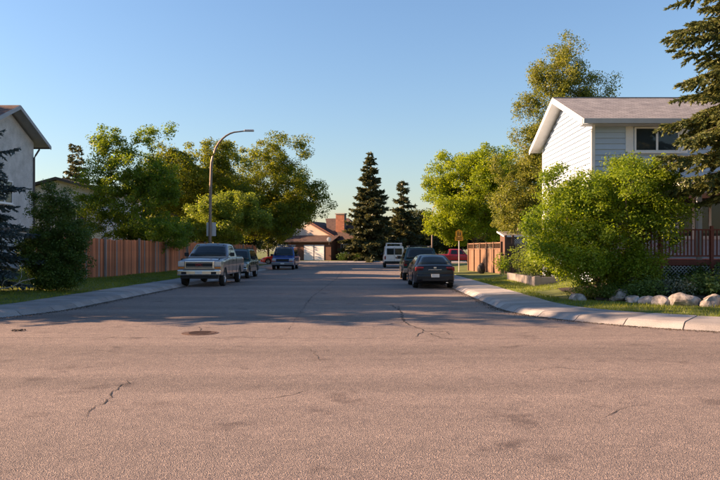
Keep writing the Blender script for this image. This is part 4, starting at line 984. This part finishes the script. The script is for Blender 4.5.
# ------------------------------------------------------------------ stones and garden plants
def rock(label, x, y, sx_, sy_, sz_, seed, base, group=None):
    bm = bmesh.new(); bmesh.ops.create_icosphere(bm, subdivisions=3, radius=1); o3 = Vector((seed * 3.7, seed * 1.3, 0))
    rg = random.Random(seed); cuts = [(Vector((rg.gauss(0, 1), rg.gauss(0, 1), rg.gauss(0, .8))).normalized(), rg.uniform(.6, .88)) for _ in range(8)]
    for v in bm.verts:
        q = v.co.copy()
        for (nv, dd) in cuts:
            e = q.dot(nv) - dd
            if e > 0: q -= nv * e
        q *= 1 + .16 * mnoise.noise(q * 1.5 + o3) + .06 * mnoise.noise(q * 4.2 + o3)
        v.co = Vector((q.x * sx_, q.y * sy_, q.z * sz_))
    me = bpy.data.meshes.new('boulder'); bm.to_mesh(me); bm.free(); me.materials.append(M['stone'])
    for p in me.polygons: p.use_smooth = True
    me.set_sharp_from_angle(angle=R(30))
    o = link('boulder', me, None, (x, y, base + sz_ * .55), (0, 0, seed * 1.1)); o.rotation_euler = (0, 0, rg.uniform(-.3, .3))
    return tag(o, label, 'boulder', group)
bx_ = [(579, 296, 20, 10), (622, 297, 17, 11), (635, 298.5, 13, 8), (650, 300, 17, 8), (664, 301, 17, 9), (687, 302, 25, 13), (714, 303, 23, 11), (739, 304, 24, 12), (765, 304, 26, 12), (792, 304, 22, 11), (818, 304, 24, 12)]
lab = ['grey boulder half under dark foliage at the bed corner', 'upright pale boulder at the start of the boulder row', 'small pale boulder second in the row', 'low flat pale boulder between two small ones', 'rounded grey boulder beside the largest one', 'largest grey boulder edging the garden bed', 'wide grey boulder next to the largest one'] + ['grey boulder after the wide one, nearer the spruce trunk', 'grey boulder below the spruce trunk', 'second grey boulder past the spruce trunk', 'last grey boulder at the row end']
for i, (px, py, w, h) in enumerate(bx_):
    d = 1.40 * F / (py + 2.5 - VY); x = at(px, d); wm = w / F * d / 2; hm = h / F * d
    rock(lab[i], x, d + .15, wm * (1.25 if i else .85), .36, hm * (.80 if i else .6), i + 3, zr(x, d) - .05, 'boulders edging the garden bed')
for i, (px, py, w, h, l) in enumerate([(657, 285, 10, 7, 'rounded stone among the plants in the garden bed'), (634, 276.5, 13, 5, 'flat pale stone beneath the yellow flowers')]):
    d = 20.6 + i * .5; rock(l, at(px, d), d, w / F * d / 2, .2, h / F * d * .7, 40 + i, zt(py + 4, d))
# bed soil: follows the bank, a little above the lawn
xs = np.arange(6.6, 20, .2); ys = np.arange(18.6, 24.4, .2); X, Y = np.meshgrid(xs, ys); Z = zlot(X, Y, 1) + .045 + .03 * np.sin(X * 4) * np.sin(Y * 5)
mask = in_bed(X, Y) & (Y < 21.9 + (X < 8.3) * 2.4); v = []; f = []; nx = len(xs)
v = np.stack([X, Y, Z], -1).reshape(-1, 3).tolist()
for j in range(len(ys) - 1):
    for i in range(nx - 1):
        if mask[j, i] and mask[j + 1, i] and mask[j, i + 1] and mask[j + 1, i + 1]: f.append((j * nx + i, j * nx + i + 1, (j + 1) * nx + i + 1, (j + 1) * nx + i))
tag(link('garden_bed', mesh_py('garden_bed', v, f, M['soil'], True)), 'dark soil of the raised garden bed behind the boulders', 'garden bed', kind='structure')
def herb(label, x, y, r, h, mkey, seed, n=260, size=.07, flower=None, name='garden_plant', zz=None, cat='plant', group=None):
    rg = np.random.default_rng(seed); rr = random.Random(seed)
    zz = zr(x, y) if zz is None else zz
    t = empty(name, (x, y, zz), 0, label, cat, group)
    ns = max(5, int(n / 22)); mb = MB(); C = []
    for k in range(ns):
        a = rr.uniform(0, 2 * math.pi); q = r * math.sqrt(rr.random()); hh = h * (1 - .45 * (q / r) ** 2) * rr.uniform(.65, 1.08)
        p = (math.cos(a) * q, math.sin(a) * q, hh); mb.tube([(p[0] * .35, p[1] * .35, -.03), (p[0] * .7, p[1] * .7, hh * .55), p], [.006, .005, .003], 4, False)
        for u in (.45, .75, 1.0): C.append((p[0] * (.4 + .6 * u), p[1] * (.4 + .6 * u), hh * u))
    mb.build('stems', M['dark_shrub'], t)
    C = np.array(C); V, rn = leaves(C, max(3, n // len(C)), np.full(len(C), .11 + r * .18), size, rg, .7, .6)
    V[:, 2] = np.maximum(V[:, 2], .01)
    link('foliage', mesh_np('foliage', V, len(rn), M[mkey], rn), t)
    if flower:
        top_ = C[2::3] + np.array([0, 0, .03]); V, rn = leaves(top_, 14, np.full(len(top_), .07), .04, rg); tag(link('flowers', mesh_np('flowers', V, len(rn), M[flower], rn), t), kind='stuff')
    return t
pl_ = [(8.05, 20.0, .45, .45, 'perennial', 'leafy green perennial behind the small pale boulders', 420, .075, None), (8.9, 20.1, .5, .42, 'silver_perennial', 'silvery leaved mound plant behind the rounded boulder', 380, .06, None),
       (9.75, 20.0, .55, .48, 'perennial', 'broad green perennial behind the largest boulder', 460, .085, None), (10.6, 20.3, .5, .4, 'silver_perennial', 'greyish leaved plant behind the wide boulder', 380, .05, None),
       (11.4, 20.0, .5, .45, 'perennial', 'green perennial near the spruce foot', 300, .07, None), (12.3, 20.3, .5, .42, 'perennial', 'green perennial further along below the deck', 300, .07, None),
       (8.45, 21.2, .45, .55, 'perennial', 'yellow flowering perennial below the deck skirt', 420, .06, 'yellow_flower'), (9.35, 21.4, .5, .45, 'dark_shrub', 'dark low shrub below the deck railing', 420, .06, None),
       (10.3, 21.35, .5, .5, 'dark_shrub', 'dark leafy shrub below the railing post', 420, .065, None), (7.9, 21.3, .35, .5, 'perennial', 'yellow flowering clump beside the lilac bush', 320, .06, 'yellow_flower'),
       (11.3, 21.4, .5, .55, 'perennial', 'tall green perennial at the deck front', 320, .08, None), (7.1, 20.3, .55, .35, 'dark_shrub', 'dark spreading shrub at the foot of the lilac bush', 520, .05, None),
       (6.6, 20.9, .5, .38, 'dark_shrub', 'dark creeping shrub over the corner boulder', 520, .05, None), (7.6, 19.7, .4, .3, 'dark_shrub', 'low dark ground plant behind the upright boulder', 360, .05, None)]
for i, (x, y, r, h, mk_, l, n, s, fl_) in enumerate(pl_): herb(l, x, y, r * 1.15, h * 1.35, mk_, 60 + i, n * 3, s * 1.15, fl_)
# leafy plants in the planter
for i, (x, y, r, h, l) in enumerate([(6.95, 28.2, .45, 1.25, 'tall pale leaved plant at the planter corner'), (7.0, 29.6, .5, 1.45, 'tall bushy plant in the middle of the timber planter'), (6.95, 31.2, .55, 1.7, 'tallest leafy plant at the rear of the timber planter'), (7.6, 28.3, .35, .7, 'small leafy plant in the planter against the gable')]):
    herb(l, x, y, r, h, 'ash', 90 + i, 900, .11, None, zz=zr(6.65, 27.5) + .28)
herb('leafy plant at the foot of the tan fence corner', 7.55, 38.6, .5, 1.2, 'lilac', 99, 700, .11)

# ------------------------------------------------------------------ shrubs and trees
def ltree(*a, **k): return tree(*a, **k)
bz = zr(7.2, 21.8)
tree('lilac_bush', 'big bright green lilac bush at the house corner', (7.25, 21.9, bz), lobes_auto((.1, 0, 2.1), (2.6, 2.2, 2.3), 14, 5, .5, .68) + [(-1.4, -.3, .8, .8, .8, .7), (.9, -.6, .8, .9, .8, .8), (-.3, -.8, .7, .9, .7, .7), (1.5, .1, 2.6, .8, .8, .8), (-1.5, 0, 1.9, 1.0, 1.1, 1.2), (-1.45, .2, 1.0, .8, .9, .9), (-1.0, -.6, 2.3, .9, .9, 1.0)], 800, 120, .092, .36, 'lilac', r0=.09, trunk_h=.9, seed=11, cat='bush', shell=.55, tip=.006, part=('stems', 'foliage'), clip=lambda C: (C[:, 0] > -1.05 - np.clip(C[:, 2] - .6, 0, 1.1) * 1.3) & (C[:, 0] < 1.35 + np.clip(C[:, 2] - .8, 0, 1.3) * 1.0))
tree('lilac_bush', 'tall dark green bush between the blue spruce and the red fence', (at(55, 25), 25, zl(-11.1, 25)), [(0, 0, 1.1, 1.15, 1.1, 1.1), (.05, 0, 2.2, 1.05, 1, 1.2), (-.15, 0, 3.1, .65, .7, .75), (.5, -.2, 1.8, .7, .7, .8), (-.55, -.3, 1.5, .6, .6, .8), (.1, -.3, .55, 1.05, .9, .5)], 360, 120, .082, .29, 'dark_shrub', r0=.07, trunk_h=.7, seed=12, cat='bush', shell=.5, tip=.006, part=('stems', 'foliage'))
tree('young_poplar', 'leafy tree with upright twigs overhanging the red board fence', (-15.2, 45.5, .3), [(0, 0, 4.2, 2.9, 2.6, 2.4), (-.4, 0, 6.6, 2.2, 2.0, 2.0), (-1.5, 0, 8.3, .9, .9, 1.6), (.9, .2, 8.2, .8, .8, 1.5), (2.1, 0, 5.5, 1.4, 1.4, 1.6), (-2.4, 0, 5.5, 1.2, 1.2, 1.6), (1.9, -.6, 2.7, 1.5, 1.2, 1.1), (0.4, -.8, 2.3, 1.6, 1.2, .9), (2.6, -.2, 8.6, .25, .25, 1.0), (-2.2, 0, 8.7, .5, .5, 1.0), (-2.9, 0, 3.4, 1.3, 1.3, 1.5), (2.7, -1.2, 2.2, 1.5, 1.6, 1.0), (2.0, 1.0, 2.4, 1.6, 1.5, 1.0), (2.3, -2.6, 2.6, 1.2, 1.2, .9)], 520, 85, .155, .5, 'poplar', r0=.15, trunk_h=4.2, seed=13, shell=.35)
tree('elm_tree', 'rounded elm with golden green top beyond the red fence', (-17.0, 67, .3), lobes_auto((.5, 0, 7.2), (5.8, 4.6, 5.2), 14, 8, .5, .66), 600, 120, .21, .78, 'elm', r0=.24, trunk_h=4.0, seed=14, shell=.45)
tree('elm_tree', 'broad spreading elm reaching over the street above the blue van', (-13.8, 75, .3), lobes_auto((2.0, 0, 7.8), (7.8, 6.0, 6.2), 16, 9, .48, .68) + [(6.6, -1, 5.2, 2.2, 2, 1.6), (4.2, -2, 4.4, 2.6, 2, 1.4)], 720, 120, .23, .85, 'elm', r0=.34, trunk_h=4.5, seed=15, shell=.45)
tree('ash_tree', 'light yellow green tree leaning over the fence behind the lamp post', (-13.9, 58.5, .3), lobes_auto((1.5, -.2, 3.6), (3.8, 2.6, 2.7), 12, 11, .42, .75), 300, 110, .18, .55, 'ash', r0=.12, trunk_h=2.2, seed=16, shell=.4)
tree('maple_tree', 'bright green maple above the tan board fence', (at(474, 60), 60, .25), lobes_auto((0, 0, 6.3), (4.5, 4.0, 4.7), 15, 4, .48, .66) + [(-2.8, -.5, 3.2, 1.4, 1.4, 1.3), (-1.2, -1, 2.9, 1.4, 1.3, 1.0)], 650, 120, .19, .66, 'maple', r0=.22, trunk_h=3.4, seed=17, shell=.5)
tree('poplar_tree', 'loose pale leaved poplar between the maple and the house gable', (at(519, 47), 47, .3), lobes_auto((0, 0, 5.2), (2.3, 2.1, 4.0), 9, 6, .5, .6), 320, 80, .15, .5, 'birch', 'bark_pale', r0=.14, trunk_h=4.0, seed=18, shell=.3)
tree('birch_tree', 'tall airy birch rising behind the blue house roof', (at(562, 44), 44, .5), [(0, 0, 8.5, 2.4, 2.2, 3.6), (-.2, 0, 12.0, 1.6, 1.5, 2.2), (1.9, 0, 9.8, 1.2, 1.1, 1.3), (-1.9, 0, 8.2, 1.2, 1.1, 1.9), (.3, 0, 13.6, .8, .8, 1.1), (2.9, 0, 10.8, .45, .45, 1.2), (-1.4, 0, 11.9, .7, .7, 1.0), (1.6, 0, 11.6, 1.1, 1.0, 1.2), (2.2, .2, 9.2, 1.3, 1.2, 1.2), (3.3, 0, 12.0, .25, .25, .6), (-2.3, 0, 10.2, .8, .8, 1.0)], 540, 75, .14, .55, 'birch', 'bark_pale', r0=.19, trunk_h=11, seed=19, shell=.25)
spruce('spruce_tree', 'large olive green spruce with drooping boughs in front of the deck', (at(752, 20), 20.0, zr(10.9, 20)), 19, 2.55, 'spruce_green', 21, z0=3.3, step=.32, per=9, twig=.12, card=(.11, .026), ncard=22, power=.42, droop=.40, irregular=.42, tr=.24)
spruce('spruce_tree', 'blue spruce with low sweeping boughs beside the stucco house', (-13.05, 23.2, zl(-13, 23.2)), 7.7, 2.15, 'spruce_blue', 22, z0=.5, step=.34, per=9, twig=.13, card=(.11, .028), ncard=17, power=.75, droop=.30, irregular=.3, tr=.15)
spruce('spruce_tree', 'tall dark spruce at the street end beside the brick chimney', (at(370, 97), 97, .25), zt(155, 97) - .2, 4.1, 'spruce_dark', 23, z0=.8, step=.42, per=11, twig=.24, card=(.40, .13), ncard=6, power=.78, droop=.28, irregular=.32, tr=.25)
spruce('spruce_tree', 'smaller dark spruce behind the white cargo van', (at(403, 101), 101, .25), zt(179, 101) - .2, 3.6, 'spruce_dark', 24, z0=.8, step=.5, per=9, twig=.26, card=(.40, .12), ncard=6, power=.75, droop=.3, irregular=.45, tr=.22)
for i, (px, H_) in enumerate(((72.5, zt(146, 92)), (79, zt(148, 94)))):
    spruce('spruce_tree', ['slender far spruce, taller of the twin pair above the low brown gable', 'slender far spruce, shorter of the twin pair above the low brown gable'][i], (at(px, 92 + 2 * i), 92 + 2 * i, 0), H_, 3.4, 'spruce_dark', 30 + i, z0=3, step=.5, per=8, twig=.30, card=(.40, .12), ncard=5, power=.8)
# corner trees beyond the frame: their shade lies over the street mouth
spruce('spruce_tree', 'blue spruce at the street corner by the sidewalk bend', (-14.6, 18.2, .3), 12.5, 3.0, 'spruce_blue', 25, z0=.5, step=.40, per=8, twig=.25, card=(.16, .045), ncard=5, power=.7)
tree('elm_tree', 'corner lot elm beside the stucco house', (-20.0, 22.3, .6), lobes_auto((0, 0, 7.0), (4.3, 4.0, 4.8), 12, 21, .5, .62), 420, 90, .22, .7, 'elm', r0=.22, trunk_h=3.2, seed=26)
tree('elm_tree', 'tall elm in the back yard of the stucco house', (-26.5, 30.5, .6), lobes_auto((0, 0, 8.0), (4.2, 4.2, 5.4), 12, 23, .5, .62), 420, 90, .24, .75, 'elm', r0=.26, trunk_h=4.2, seed=28)
tree('elm_tree', 'tall elm beyond the yard corner of the stucco house', (-26.5, 39.0, .6), lobes_auto((0, 0, 8.0), (3.6, 4.6, 5.6), 12, 24, .5, .62), 420, 90, .24, .75, 'elm', r0=.26, trunk_h=4.2, seed=29)
tree('elm_tree', 'unseen elm added to shade the poplar, beyond the stucco house and red fence', (-27.6, 46.5, .6), lobes_auto((0, 0, 6.6), (3.2, 4.4, 4.2), 12, 25, .5, .62), 380, 90, .24, .75, 'elm', r0=.26, trunk_h=4.2, seed=31)  # unseen elm, added to throw shade on the lower poplar crown
# background trees closing the end of the street and the side streets
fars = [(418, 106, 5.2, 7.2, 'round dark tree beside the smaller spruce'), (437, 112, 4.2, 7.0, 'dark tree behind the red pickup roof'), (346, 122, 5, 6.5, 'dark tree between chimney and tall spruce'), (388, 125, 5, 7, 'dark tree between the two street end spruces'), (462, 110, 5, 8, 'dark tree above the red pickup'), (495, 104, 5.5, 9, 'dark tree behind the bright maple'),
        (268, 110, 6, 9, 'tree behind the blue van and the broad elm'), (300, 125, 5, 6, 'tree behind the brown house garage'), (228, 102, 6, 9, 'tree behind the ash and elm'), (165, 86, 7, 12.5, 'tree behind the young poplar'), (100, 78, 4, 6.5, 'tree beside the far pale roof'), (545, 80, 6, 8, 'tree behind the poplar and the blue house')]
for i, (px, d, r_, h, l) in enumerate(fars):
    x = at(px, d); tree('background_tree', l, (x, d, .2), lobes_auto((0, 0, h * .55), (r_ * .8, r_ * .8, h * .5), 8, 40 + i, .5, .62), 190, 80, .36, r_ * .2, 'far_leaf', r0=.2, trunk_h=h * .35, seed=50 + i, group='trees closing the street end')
herb('clipped dark shrub at the brown house door', at(343, 96), 96, .9, 1.1, 'dark_shrub', 130, 900, .16, zz=.2, name='shrub', cat='shrub')
herb('dark shrub at the tall spruce foot', at(358, 95.5), 95.5, 1.1, .9, 'dark_shrub', 131, 900, .16, zz=.2, name='shrub', cat='shrub')
# dead leaves caught along the kerb
for i, (px, py, r_) in enumerate([(70, 305.5, .16), (76, 305, .10), (93, 302.5, .13), (19, 331, .12)]):
    x, y = gp(px, py); rg = np.random.default_rng(200 + i); V, rn = leaves(np.array([[0, 0, .03]]), 90, np.array([r_ * 1.3]), .045, rg, .1); V[:, 2] = np.clip(V[:, 2] * .6, .004, .03)
    tag(link('leaf_pile', mesh_np('leaf_pile', V, len(rn), M['litter'], rn), None, (x, y, .0)), ['small pile of dead leaves in the kerb gutter', 'tiny pile of dead leaves beside the larger gutter pile', 'scatter of dead leaves along the kerb by the red fence', 'dark leaf clump lying on the open asphalt'][i], 'leaf pile')

db = empty('dead_branch', (at(12, 22.5), 22.3, zl(-11.4, 22.3) + .02), 0, 'pale bare dead branch lying under the blue spruce boughs', 'branch')
br_ = MB(); br_.tube([(-.5, 0, .02), (-.2, -.1, .18), (.1, -.05, .22), (.45, 0, .42), (.8, .05, .50)], [.03, .026, .022, .016, .008], 6); br_.build('stem', M['bark_pale'], db, smooth=True)
for q in (((-.2, -.1, .18), (-.05, -.2, .42), (.1, -.22, .5)), ((.1, -.05, .22), (.3, -.2, .2), (.55, -.25, .26)), ((.3, 0, .34), (.38, .05, .55), (.36, .1, .72)), ((-.35, -.05, .1), (-.5, -.2, .3), (-.52, -.25, .45))):
    tw = MB(); tw.tube(q, [.016, .011, .005], 5); tw.build('twig', M['bark_pale'], db, smooth=True)

def grit(name, path, inward, label, seed, n):
    rg = np.random.default_rng(seed); P = resample(path, .25); V = []
    for k in range(n):
        i = rg.integers(0, len(P) - 1); t = (P[i + 1] - P[i]).normalized(); nr = Vector((-t.y, t.x)) * inward
        q = P[i].lerp(P[i + 1], rg.random()) - nr * abs(rg.normal(0, .16)); s = rg.uniform(.005, .016); a_ = rg.uniform(0, 6.28)
        p = [Vector((q.x + math.cos(a_ + j * 2.094) * s, q.y + math.sin(a_ + j * 2.094) * s, .003)) for j in range(3)]; tp = Vector((q.x, q.y, .003 + s * .9))
        for j in range(3): V += [tuple(p[j]), tuple(p[(j + 1) % 3]), tuple(tp)]
    tag(link(name, mesh_np(name, np.array(V), len(V) // 3, M['litter'], rg.uniform(0, 1, len(V) // 3), True)), label, 'gravel', kind='stuff')
grit('gravel', arc(KX_R + CORN, 13.25 + CORN, CORN, 180, 270, 24) + [(14, 13.25)], 1, 'grit and leaf crumbs along the kerb below the boulder garden', 301, 3500)
grit('gravel', [(KX_R, 40), (KX_R, 20)], 1, 'grit along the kerb beside the black sedan', 302, 2500)
grit('gravel', [(KX_L, 32)] + arc(KX_L - CORN, 13.25 + CORN, CORN, 0, -50, 14), -1, 'grit and leaf crumbs along the kerb beside the blue spruce', 303, 3500)
